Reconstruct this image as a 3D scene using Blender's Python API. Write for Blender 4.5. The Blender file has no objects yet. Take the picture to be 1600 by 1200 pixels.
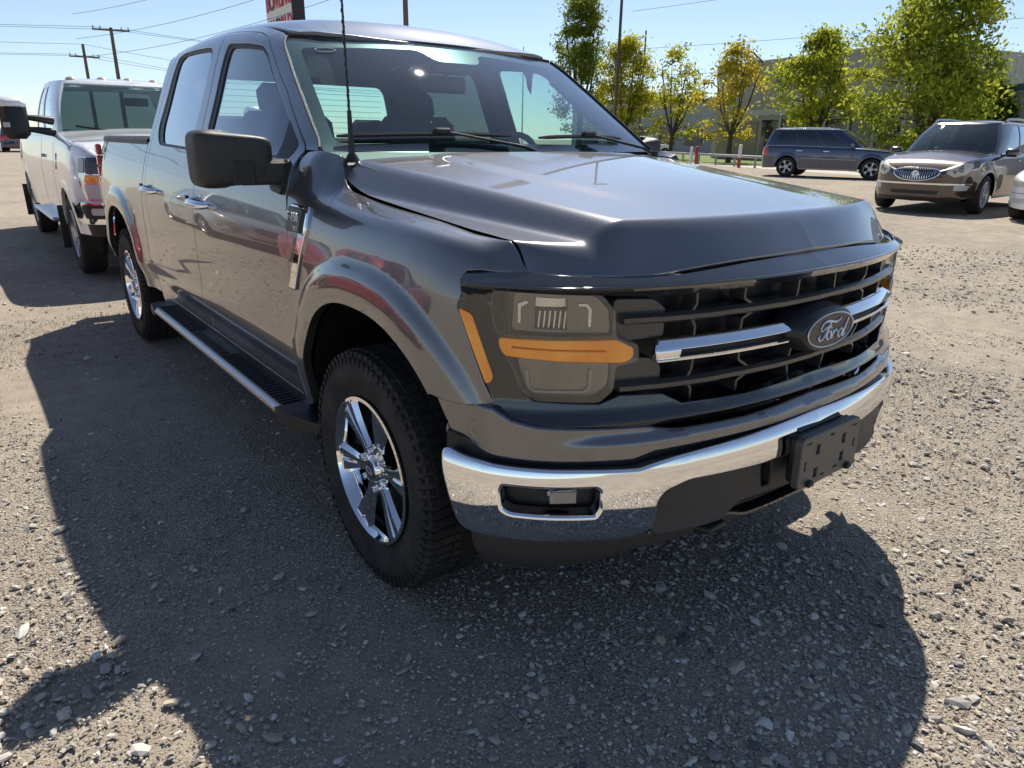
import bpy, math, random
import numpy as np
from mathutils import Vector, Matrix
from mathutils.geometry import delaunay_2d_cdt
random.seed(7); RNG = np.random.default_rng(11)
SC = bpy.context.scene
COL = SC.collection
rad = math.radians

# ------------------------------------------------------------------ camera, sky, sun, exposure
cam = bpy.data.cameras.new('camera'); cam_o = bpy.data.objects.new('camera', cam); COL.objects.link(cam_o)
cam.sensor_width = 36.0; cam.lens = 1100.29 / 1600 * 36.0; cam.clip_start = 0.05; cam.clip_end = 3000
def cam_axes(yaw, pitch, roll):
    f = Vector((math.sin(yaw) * math.cos(pitch), math.cos(yaw) * math.cos(pitch), -math.sin(pitch)))
    r = Vector((math.cos(yaw), -math.sin(yaw), 0)); u = r.cross(f)
    return r * math.cos(roll) + u * math.sin(roll), -r * math.sin(roll) + u * math.cos(roll), f
_r, _u, _f = cam_axes(rad(37.8773), rad(19.2289), rad(0.8511))
cam_o.matrix_world = Matrix(((_r.x, _u.x, -_f.x, -1.8982), (_r.y, _u.y, -_f.y, -1.9335), (_r.z, _u.z, -_f.z, 1.4397), (0, 0, 0, 1)))
SC.camera = cam_o
SUN_DIR = Vector((0.575, 0.52, 1.0)).normalized()
sun_el = math.asin(SUN_DIR.z); sun_az = math.atan2(SUN_DIR.x, SUN_DIR.y)
wd = bpy.data.worlds.new('World'); SC.world = wd; wd.use_nodes = True
nt = wd.node_tree; bgn = nt.nodes['Background']
sky = nt.nodes.new('ShaderNodeTexSky'); sky.sky_type = 'NISHITA'; sky.sun_disc = False
sky.sun_elevation = sun_el; sky.sun_rotation = sun_az
sky.air_density = 0.9; sky.dust_density = 0.15; sky.ozone_density = 4.0; sky.altitude = 200
hsv = nt.nodes.new('ShaderNodeHueSaturation'); hsv.inputs['Saturation'].default_value = .86
nt.links.new(sky.outputs[0], hsv.inputs['Color']); nt.links.new(hsv.outputs[0], bgn.inputs[0]); bgn.inputs[1].default_value = 0.095
sl = bpy.data.lights.new('sun', 'SUN'); sl.energy = 5.0; sl.angle = rad(0.53); sl.color = (1.0, 0.93, 0.82)
sun_o = bpy.data.objects.new('sun', sl); COL.objects.link(sun_o)
sun_o.rotation_euler = SUN_DIR.to_track_quat('Z', 'Y').to_euler(); sun_o.location = (20, 20, 40)
vs = SC.view_settings; vs.view_transform = 'Standard'; vs.look = 'None'; vs.gamma = 1.0; vs.exposure = 0.45; vs.use_curve_mapping = False
SC.render.engine = 'CYCLES'; SC.cycles.use_denoising = True; SC.cycles.use_adaptive_sampling = True; SC.cycles.adaptive_threshold = .015; SC.cycles.max_bounces = 6; SC.cycles.diffuse_bounces = 2; SC.cycles.glossy_bounces = 3; SC.cycles.transparent_max_bounces = 7
SC.cycles.caustics_reflective = False; SC.cycles.caustics_refractive = False; SC.cycles.sample_clamp_indirect = 6.0

# ------------------------------------------------------------------ materials
MATS = {}
def mat(name, col=(.5, .5, .5), rough=.5, metal=0., coat=0., spec=.5, emit=None, crough=.03):
    if name in MATS: return MATS[name]
    m = bpy.data.materials.new(name); m.use_nodes = True; b = m.node_tree.nodes['Principled BSDF']
    b.inputs['Base Color'].default_value = (*col, 1); b.inputs['Roughness'].default_value = rough; b.inputs['Metallic'].default_value = metal
    b.inputs['Coat Weight'].default_value = coat; b.inputs['Coat Roughness'].default_value = crough; b.inputs['Specular IOR Level'].default_value = spec
    if emit: b.inputs['Emission Color'].default_value = (*emit, 1); b.inputs['Emission Strength'].default_value = 1
    MATS[name] = m; return m
def nodes(m): return m.node_tree.nodes, m.node_tree.links, m.node_tree.nodes['Principled BSDF']
def noise(m, scale, detail=4, rough=.6, coord='Object', dist=0.):
    N, L, b = nodes(m); tc = N.new('ShaderNodeTexCoord'); n = N.new('ShaderNodeTexNoise')
    n.inputs['Scale'].default_value = scale; n.inputs['Detail'].default_value = detail; n.inputs['Roughness'].default_value = rough; n.inputs['Distortion'].default_value = dist
    L.new(tc.outputs[coord], n.inputs['Vector']); return n
def ramp(m, src, stops):
    N, L, b = nodes(m); r = N.new('ShaderNodeValToRGB'); e = r.color_ramp.elements
    while len(e) < len(stops): e.new(.5)
    for k, (p, c) in enumerate(stops): e[k].position = p; e[k].color = (*c, 1) if len(c) == 3 else c
    L.new(src, r.inputs[0]); return r
def bump(m, src, strength=.3, dist=.01):
    N, L, b = nodes(m); bp = N.new('ShaderNodeBump'); bp.inputs['Strength'].default_value = strength; bp.inputs['Distance'].default_value = dist
    L.new(src, bp.inputs['Height']); L.new(bp.outputs[0], b.inputs['Normal']); return bp
def vary(name, c1, c2, scale, rough=.6, bmp=0., metal=0., bd=.004, coord='Object', detail=4, lo=.35, hi=.65, spec=.4):
    if name in MATS: return MATS[name]
    m = mat(name, c1, rough, metal, spec=spec); N, L, b = nodes(m); n = noise(m, scale, detail, coord=coord)
    r = ramp(m, n.outputs[0], [(lo, c1), (hi, c2)]); L.new(r.outputs[0], b.inputs['Base Color'])
    if bmp: bump(m, n.outputs[0], bmp, bd)
    return m
def car_paint(name, col, rough=.32, metal=.55, dust=.0):
    if name in MATS: return MATS[name]
    m = mat(name, col, rough, metal, coat=1.0, crough=.01); N, L, b = nodes(m); b.inputs['Coat IOR'].default_value = 1.75
    n = noise(m, 900, 2); r = ramp(m, n.outputs[0], [(.3, tuple(c * .8 for c in col)), (.7, tuple(min(1, c * 1.25) for c in col))])
    out = r.outputs[0]
    if dust:
        n2 = noise(m, 3.5, 6, .7); r2 = ramp(m, n2.outputs[0], [(.45, (0, 0, 0)), (.8, (dust, dust, dust))])
        mx = N.new('ShaderNodeMix'); mx.data_type = 'RGBA'; L.new(r2.outputs[0], mx.inputs[0]); L.new(out, mx.inputs[6]); mx.inputs[7].default_value = (.3, .27, .22, 1); out = mx.outputs[2]
        r3 = ramp(m, n2.outputs[0], [(.45, (.008, .008, .008)), (.85, (.05, .05, .05))]); L.new(r3.outputs[0], b.inputs['Coat Roughness'])
    L.new(out, b.inputs['Base Color']); return m
def glass(name, tint=(.8, .88, .86), ior=1.5, dirt=.0, refl=1.6):
    if name in MATS: return MATS[name]
    m = bpy.data.materials.new(name); m.use_nodes = True; N = m.node_tree.nodes; L = m.node_tree.links; N.remove(N['Principled BSDF'])
    t = N.new('ShaderNodeBsdfTransparent'); t.inputs[0].default_value = (*tint, 1)
    g = N.new('ShaderNodeBsdfGlossy'); g.inputs['Roughness'].default_value = .012; g.inputs[0].default_value = (.95, .97, 1, 1)
    mx = N.new('ShaderNodeMixShader'); ge = N.new('ShaderNodeNewGeometry'); dt = N.new('ShaderNodeVectorMath'); dt.operation = 'DOT_PRODUCT'; L.new(ge.outputs['Normal'], dt.inputs[0]); L.new(ge.outputs['Incoming'], dt.inputs[1])
    def mth(op, a, b=None):   # Schlick reflectance of a thin pane, the same from both sides
        n_ = N.new('ShaderNodeMath'); n_.operation = op
        for k, v in enumerate((a, b)):
            if v is None: continue
            if isinstance(v, (int, float)): n_.inputs[k].default_value = v
            else: L.new(v, n_.inputs[k])
        return n_.outputs[0]
    r0 = ((ior - 1) / (ior + 1)) ** 2; sch = mth('ADD', mth('MULTIPLY', mth('POWER', mth('SUBTRACT', 1, mth('ABSOLUTE', dt.outputs['Value'])), 5), 1 - r0), r0); mm = mth('MINIMUM', mth('MULTIPLY', sch, refl), 1)
    L.new(mm, mx.inputs[0]); L.new(t.outputs[0], mx.inputs[1]); L.new(g.outputs[0], mx.inputs[2]); last = mx
    if dirt:
        d = N.new('ShaderNodeBsdfDiffuse'); d.inputs[0].default_value = (.50, .58, .60, 1); tc = N.new('ShaderNodeTexCoord'); n = N.new('ShaderNodeTexNoise')
        n.inputs['Scale'].default_value = 60; n.inputs['Detail'].default_value = 8; L.new(tc.outputs['Object'], n.inputs['Vector'])
        r = N.new('ShaderNodeMapRange'); r.inputs[1].default_value = .3; r.inputs[2].default_value = .8; r.inputs[3].default_value = dirt * .4; r.inputs[4].default_value = dirt; L.new(n.outputs[0], r.inputs[0])
        m2 = N.new('ShaderNodeMixShader'); L.new(r.outputs[0], m2.inputs[0]); L.new(mx.outputs[0], m2.inputs[1]); L.new(d.outputs[0], m2.inputs[2]); last = m2
    L.new(last.outputs[0], N['Material Output'].inputs[0]); MATS[name] = m; return m

PAINT = car_paint('graphite metallic paint', (.138, .137, .144), .30, .75, dust=.06)
BLACKGLOSS = mat('gloss black trim', (.012, .012, .014), .08, coat=1.0)
BLACKPL = vary('black plastic', (.016, .016, .017), (.026, .026, .027), 40, .45)
DARKPL = vary('dark grey textured plastic', (.030, .029, .028), (.046, .044, .042), 220, .5, .15)
GREYPL = mat('mid grey grille plastic', (.045, .044, .043), .3, coat=.5, crough=.15)
CHROME = mat('chrome', (.84, .85, .87), .035, 1.0)
SATIN = mat('satin aluminium', (.48, .49, .51), .30, 1.0)
RUBBER = vary('tyre rubber', (.022, .022, .022), (.060, .055, .050), 9, .78, .1, spec=.3, lo=.45, hi=.8)
WELL = vary('wheel well liner', (.008, .008, .008), (.015, .014, .013), 12, .9, spec=.2)
AMBER = mat('amber lens', (.95, .33, .03), .10, coat=1.0)
_N, _L, _b = nodes(AMBER); _n = noise(AMBER, 9, 3); _L.new(ramp(AMBER, _n.outputs[0], [(.35, (.92, .28, .02)), (.65, (1.0, .40, .05))]).outputs[0], _b.inputs['Base Color'])
_w = _N.new('ShaderNodeTexWave'); _w.inputs['Scale'].default_value = 95; _w.bands_direction = 'X'; _tc = _N.new('ShaderNodeTexCoord'); _L.new(_tc.outputs['Object'], _w.inputs['Vector']); bump(AMBER, _w.outputs[0], .25, .002)
REDLENS = mat('red lens', (.45, .012, .015), .1, coat=1.0)
LENS = glass('clear lamp lens', (.84, .84, .83), 1.6, refl=1.9)
LAMPIN = mat('lamp housing', (.22, .205, .185), .16, .6)
LAMPDK = mat('lamp housing dark', (.03, .03, .032), .25, coat=.6)
LAMPBR = mat('lamp reflector', (.75, .76, .78), .12, 1.0)
WSGLASS = glass('windshield glass', (.62, .86, .82), 1.52, dirt=.022, refl=1.9)
SIDEGLASS = glass('side glass', (.70, .84, .82), 1.55, refl=2.2)
TINTGLASS = glass('privacy glass', (.10, .12, .13), 1.55, refl=2.2)
SEAT = vary('dark seat cloth', (.03, .032, .036), (.05, .052, .056), 80, .8)
DASH = vary('dash plastic', (.26, .30, .29), (.32, .36, .35), 50, .55)
WHITEP = car_paint('white paint', (.78, .79, .80), .3, 0., dust=.15)

# ------------------------------------------------------------------ mesh helpers
def cspline(xs, ys):
    xs = np.array(xs, float); ys = np.array(ys, float); h = np.diff(xs); d = np.diff(ys) / h
    m = np.zeros_like(xs); m[0] = d[0]; m[-1] = d[-1]
    if len(xs) > 2: m[1:-1] = (d[:-1] * h[1:] + d[1:] * h[:-1]) / (h[:-1] + h[1:])
    def f(x):
        x = np.asarray(x, float); i = np.clip(np.searchsorted(xs, x) - 1, 0, len(xs) - 2)
        t = (x - xs[i]) / h[i]; c = np.clip(t, 0, 1)
        r = ys[i] * (1 + 2 * c) * (1 - c) ** 2 + m[i] * h[i] * c * (1 - c) ** 2 + ys[i + 1] * c * c * (3 - 2 * c) + m[i + 1] * h[i] * c * c * (c - 1)
        r = np.where(t < 0, ys[0] + m[0] * (x - xs[0]) if i.size else r, r)
        return np.where(t > 1, ys[-1] + m[-1] * (x - xs[-1]), r)
    return f
def smin(a, b, k): h = np.clip(.5 + .5 * (b - a) / k, 0, 1); return b + (a - b) * h - k * h * (1 - h)
def smax(a, b, k): return -smin(-np.asarray(a), -np.asarray(b), k)
def sstep(a, b, x): t = np.clip((np.asarray(x, float) - a) / (b - a), 0, 1); return t * t * (3 - 2 * t)
def empty(name, loc=(0, 0, 0), rz=0.):
    o = bpy.data.objects.new(name, None); COL.objects.link(o); o.location = loc; o.rotation_euler = (0, 0, rz); o.empty_display_size = .2; return o
def tag(o, label=None, cat=None, group=None, kind=None):
    if label: o['label'] = label
    if cat: o['category'] = cat
    if group: o['group'] = group
    if kind: o['kind'] = kind
    return o
def mk(name, V, F, m, parent=None, nrm=None, smooth=False, smooth_angle=None):
    F = [tuple(map(int, f)) for f in F]; F = [f for f in F if len(set(f)) == len(f)]; V = np.nan_to_num(np.array([tuple(v) for v in V], float))
    me = bpy.data.meshes.new(name); me.from_pydata([tuple(v) for v in V.tolist()], [], F); me.update()
    o = bpy.data.objects.new(name, me); COL.objects.link(o)
    if m is not None: me.materials.append(m)
    if smooth or nrm is not None: me.polygons.foreach_set('use_smooth', [True] * len(me.polygons))
    if smooth_angle: me.set_sharp_from_angle(angle=rad(smooth_angle))
    if nrm is not None: me.normals_split_custom_set_from_vertices([tuple(map(float, n)) for n in nrm])
    if parent is not None: o.parent = parent
    return o
class MB:
    def __init__(s): s.V = []; s.F = []
    def add(s, V, F):
        n = len(s.V); s.V += [tuple(v) for v in V]; s.F += [tuple(i + n for i in f) for f in F]; return s
    def box(s, c, d, bev=0., rz=0., M=None):
        x, y, z = (k / 2 for k in d); b = min(bev, .49 * min(d)); P = []; F = []
        if b <= 0:
            P = [(i * x, j * y, k * z) for i in (-1, 1) for j in (-1, 1) for k in (-1, 1)]
            F = [(0, 1, 3, 2), (4, 6, 7, 5), (0, 4, 5, 1), (2, 3, 7, 6), (0, 2, 6, 4), (1, 5, 7, 3)]
        else:
            idx = {}
            for i in (-1, 1):
                for j in (-1, 1):
                    for k in (-1, 1):
                        for a in range(3):
                            q = [i * (x - b), j * (y - b), k * (z - b)]; q[a] += (i, j, k)[a] * b; idx[i, j, k, a] = len(P); P.append(tuple(q))
            for a in range(3):
                for sg in (-1, 1):
                    o1, o2 = [q for q in range(3) if q != a]; l = []
                    for p, q in ((-1, -1), (1, -1), (1, 1), (-1, 1)):
                        t = [0, 0, 0]; t[a] = sg; t[o1] = p; t[o2] = q; l.append(idx[t[0], t[1], t[2], a])
                    fl = (sg > 0) == (a != 1); F.append(tuple(l) if fl else tuple(l[::-1]))
            for a in range(3):
                o1, o2 = [q for q in range(3) if q != a]
                for p in (-1, 1):
                    for q in (-1, 1):
                        t1 = [0, 0, 0]; t1[a] = -1; t1[o1] = p; t1[o2] = q; t2 = list(t1); t2[a] = 1
                        l = (idx[(*t1, o1)], idx[(*t2, o1)], idx[(*t2, o2)], idx[(*t1, o2)]); F.append(l)
            for i in (-1, 1):
                for j in (-1, 1):
                    for k in (-1, 1): F.append(tuple(idx[i, j, k, a] for a in range(3)))
        R_ = Matrix.Rotation(rz, 3, 'Z') if M is None else M
        V = [tuple(R_ @ Vector(p) + Vector(c)) for p in P]
        return s.add(V, F)
    def tube(s, pts, r, n=8, cap=True, flat=1.):
        P = [Vector(p) for p in pts]; rs = r if hasattr(r, '__len__') else [r] * len(P); V = []; F = []; up = None
        for i, p in enumerate(P):
            t = (P[min(i + 1, len(P) - 1)] - P[max(i - 1, 0)]).normalized()
            if up is None: up = Vector((0, 0, 1)) if abs(t.z) < .9 else Vector((1, 0, 0))
            a = t.cross(up).normalized(); b = a.cross(t).normalized(); up = b
            for k in range(n): w = 2 * math.pi * k / n; V.append(p + a * math.cos(w) * rs[i] + b * math.sin(w) * rs[i] * flat)
        for i in range(len(P) - 1):
            for k in range(n): F.append((i * n + k, i * n + (k + 1) % n, (i + 1) * n + (k + 1) % n, (i + 1) * n + k))
        if cap: F.append(tuple(range(n))[::-1]); F.append(tuple((len(P) - 1) * n + k for k in range(n)))
        return s.add(V, F)
    def lathe(s, prof, n=48, c=(0, 0, 0), axis='X', a0=0., a1=2 * math.pi):
        full = abs(a1 - a0 - 2 * math.pi) < 1e-6; V = []; F = []; m = n if full else n + 1
        for k in range(m):
            w = a0 + (a1 - a0) * k / n
            for r, h in prof:
                q = (h, r * math.sin(w), r * math.cos(w)) if axis == 'X' else (r * math.cos(w), r * math.sin(w), h)
                V.append((q[0] + c[0], q[1] + c[1], q[2] + c[2]))
        L = len(prof)
        for k in range(n):
            k2 = (k + 1) % m
            for j in range(L - 1): F.append((k * L + j, k * L + j + 1, k2 * L + j + 1, k2 * L + j))
        return s.add(V, F)
    def prism(s, poly, vec, closed=True):
        n = len(poly); V = [tuple(p) for p in poly] + [tuple(Vector(p) + Vector(vec)) for p in poly]
        F = [(i, (i + 1) % n, n + (i + 1) % n, n + i) for i in range(n)]
        if closed: F += [tuple(range(n))[::-1], tuple(range(n, 2 * n))]
        return s.add(V, F)
    def mirror(s):
        n = len(s.V); s.add([(-x, y, z) for x, y, z in s.V], [f[::-1] for f in list(s.F)]); return s
    def build(s, name, m, parent=None, smooth=None):
        o = mk(name, s.V, s.F, m, parent, smooth=smooth is not None, smooth_angle=smooth if smooth else None); return o

def inpoly(P, poly):
    x, y = P[:, 0], P[:, 1]; r = np.zeros(len(P), bool); q = np.array(poly); n = len(q)
    for i in range(n):
        x1, y1 = q[i]; x2, y2 = q[(i + 1) % n]
        c = ((y1 > y) != (y2 > y)) & (x < (x2 - x1) * (y - y1) / (y2 - y1 + 1e-15) + x1); r ^= c
    return r
def densify(poly, step):
    poly = dedupe(poly); out = []; n = len(poly)
    for i in range(n):
        a = np.array(poly[i], float); b = np.array(poly[(i + 1) % n], float); k = max(1, int(math.ceil(np.linalg.norm(b - a) / step)))
        out += [tuple(a + (b - a) * j / k) for j in range(k)]
    return out
def dedupe(poly):
    q = [p for i, p in enumerate(poly) if math.dist(p, poly[i - 1]) > 1e-6]; return q
def rnd(poly, r=.02, n=4, which=None):
    """round polygon corners"""
    poly = dedupe(poly) if which is None else poly
    out = []; N = len(poly)
    for i in range(N):
        p = np.array(poly[i], float)
        if which is not None and i not in which: out.append(tuple(p)); continue
        a = np.array(poly[i - 1], float) - p; b = np.array(poly[(i + 1) % N], float) - p; la = np.linalg.norm(a); lb = np.linalg.norm(b)
        d = min(r, la * .45, lb * .45); s = p + a / la * d; e = p + b / lb * d
        for k in range(n + 1): t = k / n; out.append(tuple(s * (1 - t) ** 2 + p * 2 * t * (1 - t) + e * t * t))
    return out
def chaikin(poly, it=2):
    P = np.array(poly, float)
    for _ in range(it): Q = np.roll(P, -1, 0); P = np.stack([P * .75 + Q * .25, P * .25 + Q * .75], 1).reshape(-1, 2)
    return [tuple(p) for p in P]
def panel(name, outline, fn, m, parent, holes=(), step=.03, rim=.02, bev=.004, nb=3, out=None, mirror=False, aspect=1., both=False, off=0.):
    """curved sheet: polygon (with holes) in the (a,b) plane of the surface fn, with rounded edges and a return flange"""
    loops = [densify(outline, step)] + [densify(h, step) for h in holes]
    A = np.array(outline); lo = A.min(0); hi = A.max(0)
    gx = np.arange(lo[0] + step * .5, hi[0], step); gy = np.arange(lo[1] + step * .5, hi[1], step * aspect)
    G = np.stack(np.meshgrid(gx, gy), -1).reshape(-1, 2)
    if len(G): G = G[inpoly(G, outline)]
    for h in holes:
        if len(G): G = G[~inpoly(G, h)]
    B = np.array([p for l in loops for p in l])
    if len(G):
        keep = np.ones(len(G), bool)
        for i0 in range(0, len(B), 200): keep &= (((G[:, None] - B[None, i0:i0 + 200]) ** 2).sum(-1).min(1) > (step * .45) ** 2)
        G = G[keep]
    verts = [Vector(p) for l in loops for p in l]; edges = []; k = 0
    for l in loops:
        n = len(l); edges += [(k + i, k + (i + 1) % n) for i in range(n)]; k += n
    nbv = k; verts += [Vector(p) for p in G]
    cv, ce, cf, ov, oe, of = delaunay_2d_cdt(verts, edges, [], 0, 1e-7)
    P2 = np.array([tuple(v) for v in cv]); F = np.array([f for f in cf if len(f) == 3])
    cen = P2[F].mean(1); ok = inpoly(cen, outline)
    for h in holes: ok &= ~inpoly(cen, h)
    F = F[ok]
    remap = {}
    for ni, ol in enumerate(ov):
        for q in ol: remap[q] = ni
    e = 8e-4
    def ev(p):
        Q = fn(p[:, 0], p[:, 1]); da = fn(p[:, 0] + e, p[:, 1]) - fn(p[:, 0] - e, p[:, 1]); db = fn(p[:, 0], p[:, 1] + e) - fn(p[:, 0], p[:, 1] - e)
        nn = np.cross(da, db); nn /= np.linalg.norm(nn, axis=1)[:, None] + 1e-12; return Q, nn
    P, Nn = ev(P2)
    tri = P[F]; fnm = np.cross(tri[:, 1] - tri[:, 0], tri[:, 2] - tri[:, 0])
    ref = np.array(out if out is not None else (0, -1, 0), float)
    if (Nn @ ref).mean() < 0: Nn = -Nn
    fl = (fnm * Nn[F].mean(1)).sum(1) < 0; F[fl] = F[fl][:, ::-1]
    P = P + Nn * off
    V = [P]; NV = [Nn]; FF = [tuple(f) for f in F]; base = len(P)
    k = 0
    if rim:
        for l in loops:
            n = len(l); ids = np.array([remap[k + i] for i in range(n)]); k += n
            ring = P[ids]; rn = Nn[ids]; tg = np.roll(ring, -1, 0) - np.roll(ring, 1, 0); tg /= np.linalg.norm(tg, axis=1)[:, None] + 1e-12
            o = np.cross(tg, rn); o /= np.linalg.norm(o, axis=1)[:, None] + 1e-12
            # point away from sheet: test in 2D polygon orientation
            q = np.array(l); area = (q[:, 0] * np.roll(q[:, 1], -1) - q[:, 1] * np.roll(q[:, 0], -1)).sum()
            da = fn(q[:1, 0] + e, q[:1, 1]) - fn(q[:1, 0], q[:1, 1]); db = fn(q[:1, 0], q[:1, 1] + e) - fn(q[:1, 0], q[:1, 1])
            hand = np.sign((np.cross(da, db) * rn[:1]).sum())
            sgn = hand * np.sign(area) * (1 if l is loops[0] else -1)
            o = o * sgn
            prev = ids; pb = None
            for j in range(1, nb + 1):
                a = j / nb * math.pi / 2
                V.append(ring + o * bev * math.sin(a) - rn * bev * (1 - math.cos(a))); NV.append(rn * math.cos(a) + o * math.sin(a))
                cur = base + np.arange(n); base += n
                for i in range(n):
                    f = (prev[i], prev[(i + 1) % n], cur[(i + 1) % n], cur[i]); FF.append(f if sgn < 0 else f[::-1])
                prev = cur
            V.append(V[-1] - rn * rim); NV.append(o.copy()); cur = base + np.arange(n); base += n
            for i in range(n):
                f = (prev[i], prev[(i + 1) % n], cur[(i + 1) % n], cur[i]); FF.append(f if sgn < 0 else f[::-1])
    V = np.concatenate(V); NV = np.concatenate(NV)
    o = None
    if not mirror or both: o = mk(name, V, FF, m, parent, nrm=NV)
    if mirror or both:
        V2 = V * (-1, 1, 1); N2 = NV * (-1, 1, 1); o2 = mk(name, V2, [f[::-1] for f in FF], m, parent, nrm=N2)
        return (o, o2) if both else o2
    return o
def sym(half):
    """half outline from centre to side on s<0 (ordered); returns list mirrored"""
    return half + [(-a, b) for a, b in half[::-1]]
# ------------------------------------------------------------------ the pickup in front
# truck axes: front faces -Y, front axle at y=0, ground z=0, passenger side at -X
PLAN = [(0, -.915), (.2, -.908), (.4, -.88), (.6, -.828), (.75, -.765), (.86, -.69), (.94, -.59), (.985, -.47), (1.0, -.35), (1.003, -.2), (1.003, 0.), (1.003, .3), (1.003, .6), (1.003, .9)]
class Plan:
    def __init__(s, pts, flat=True):
        P = np.array(pts, float); t = np.arange(len(P)); fx = cspline(t, P[:, 0]); fy = cspline(t, P[:, 1])
        tt = np.linspace(0, len(P) - 1, 1500); s.x = fx(tt); s.y = fy(tt); s.x[0] = 0
        s.s = np.concatenate([[0], np.cumsum(np.hypot(np.diff(s.x), np.diff(s.y)))])
    def at(s, q):
        q = np.asarray(q, float); e = .012
        X = lambda a: np.interp(np.abs(a), s.s, s.x) * np.sign(a); Y = lambda a: np.interp(np.abs(a), s.s, s.y)
        dx = X(q + e) - X(q - e); dy = Y(q + e) - Y(q - e); n = np.hypot(dx, dy) + 1e-12
        return X(q), Y(q), dy / n, -dx / n
    def map(s, off=0., zoff=0.):
        def f(a, z):
            x, y, nx, ny = s.at(a); o = off(np.asarray(z, float)) if callable(off) else off
            return np.stack([x + nx * o, y + ny * o, np.asarray(z, float) + zoff + 0 * x], -1)
        return f
    def sy(s, y): return float(np.interp(y, s.y, s.s))
FP = Plan(PLAN)
def pchip(xs, ys):
    xs = np.array(xs, float); ys = np.array(ys, float); h = np.diff(xs); d = np.diff(ys) / h; m = np.zeros_like(xs); m[0] = d[0]; m[-1] = d[-1]
    for i in range(1, len(xs) - 1): m[i] = 0 if d[i - 1] * d[i] <= 0 else 2 * d[i - 1] * d[i] / (d[i - 1] + d[i])
    def f(x):
        x = np.asarray(x, float); i = np.clip(np.searchsorted(xs, x) - 1, 0, len(xs) - 2); c = np.clip((x - xs[i]) / h[i], 0, 1)
        return ys[i] * (1 + 2 * c) * (1 - c) ** 2 + m[i] * h[i] * c * (1 - c) ** 2 + ys[i + 1] * c * c * (3 - 2 * c) + m[i + 1] * h[i] * c * c * (c - 1)
    return f
def loft(sk, tk, tab):
    tab = np.array(tab, float); tk = np.array(tk, float); fs = [pchip(sk, tab[:, j]) for j in range(tab.shape[1])]
    def f(s, t):
        s = np.asarray(s, float); t = np.asarray(t, float); K = np.stack([g(s) for g in fs]); h = np.diff(tk); d = np.diff(K, axis=0) / h[:, None]
        m = np.zeros_like(K); m[0] = d[0]; m[-1] = d[-1]; m[1:-1] = (d[:-1] * h[1:, None] + d[1:] * h[:-1, None]) / (h[:-1] + h[1:])[:, None]
        i = np.clip(np.searchsorted(tk, t) - 1, 0, len(tk) - 2); c = np.clip((t - tk[i]) / h[i], 0, 1); j = np.arange(len(s))
        return K[i, j] * (1 + 2 * c) * (1 - c) ** 2 + m[i, j] * h[i] * c * (1 - c) ** 2 + K[i + 1, j] * c * c * (3 - 2 * c) + m[i + 1, j] * h[i] * c * c * (c - 1)
    return f
WZ = cspline([.30, .40, .50, .58, .62, .80, .95, 1.03, 1.12, 1.2, 1.28, 1.36, 1.45, 1.6, 1.8, 1.86, 1.89, 1.91],
             [.93, .95, .963, .975, .990, 1.0, 1.002, 1.0, .990, .974, .952, .925, .893, .838, .765, .737, .71, .67])
DY = cspline([.4, .52, .9, 1.12, 1.35, 1.7, 2.1, 2.5, 2.9], [.2, .17, .12, .075, .04, .012, 0, .005, .03])
TUCK = cspline([.3, .45, .52, .7, .9, 1.1, 3], [.10, .075, .062, .03, .008, 0, 0])
ARN = 2.4
def rho(y, z, yc, zc=.45, ar=.465, af=.50, b=.516):
    dy = y - yc; a = np.where(dy > 0, ar, af)
    return (np.abs(dy / a) ** ARN + (np.clip(z - zc, 0, 9) / b) ** ARN) ** (1 / ARN) + np.where(z < zc, 0., 0.)
def arch_pts(yc, z0, z1=None, zc=.45, ar=.465, af=.50, b=.516, n=40, grow=1.):
    """from rear bottom (y>yc) over the top to the front bottom"""
    P = []
    for k in range(n + 1):
        w = math.pi * k / n; c = math.cos(w); s_ = math.sin(w)
        P.append((yc + (ar if c > 0 else af) * grow * math.copysign(abs(c) ** (2 / ARN), c), zc + b * grow * abs(s_) ** (2 / ARN)))
    return P
def flare(y, z, yc):
    r = rho(y, z, yc)
    return (.016 * (1 - sstep(1.15, 1.26, r)) + .006 * np.exp(-((r - 1.08) / .09) ** 2) + .009 * np.exp(-np.clip(r - 1.2, 0, 9) / .14)) * sstep(.36, .5, z)
def sideu(y, t):
    y = np.asarray(y, float); t = np.asarray(t, float); k = np.clip((t - 1.36) / .5, 0, 1.1)
    return np.stack([-(WZ(t) - TUCK(y) * sstep(1.30, 1.45, t)), y + 0 * t, t - DY(y) * k], -1)
def bedside(y, t):
    P = sideu(y, t); yy = P[:, 1]; z = P[:, 2]
    P[:, 0] += .085 * sstep(4.15, 4.9, yy) - flare(yy, z, 3.655); P[:, 2] = t; return P
_sk = [.93, 1.0, 1.1, 1.334, 1.884, 2.0, 2.134, 2.3]; _tk = [.45, .52, .6, .7, .8, .9, 1.0, 1.08, 1.16, 1.24, 1.32, 1.40, 1.46]
_low = [float(WZ(t)) - 1.002 for t in _tk[:7]]
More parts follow.
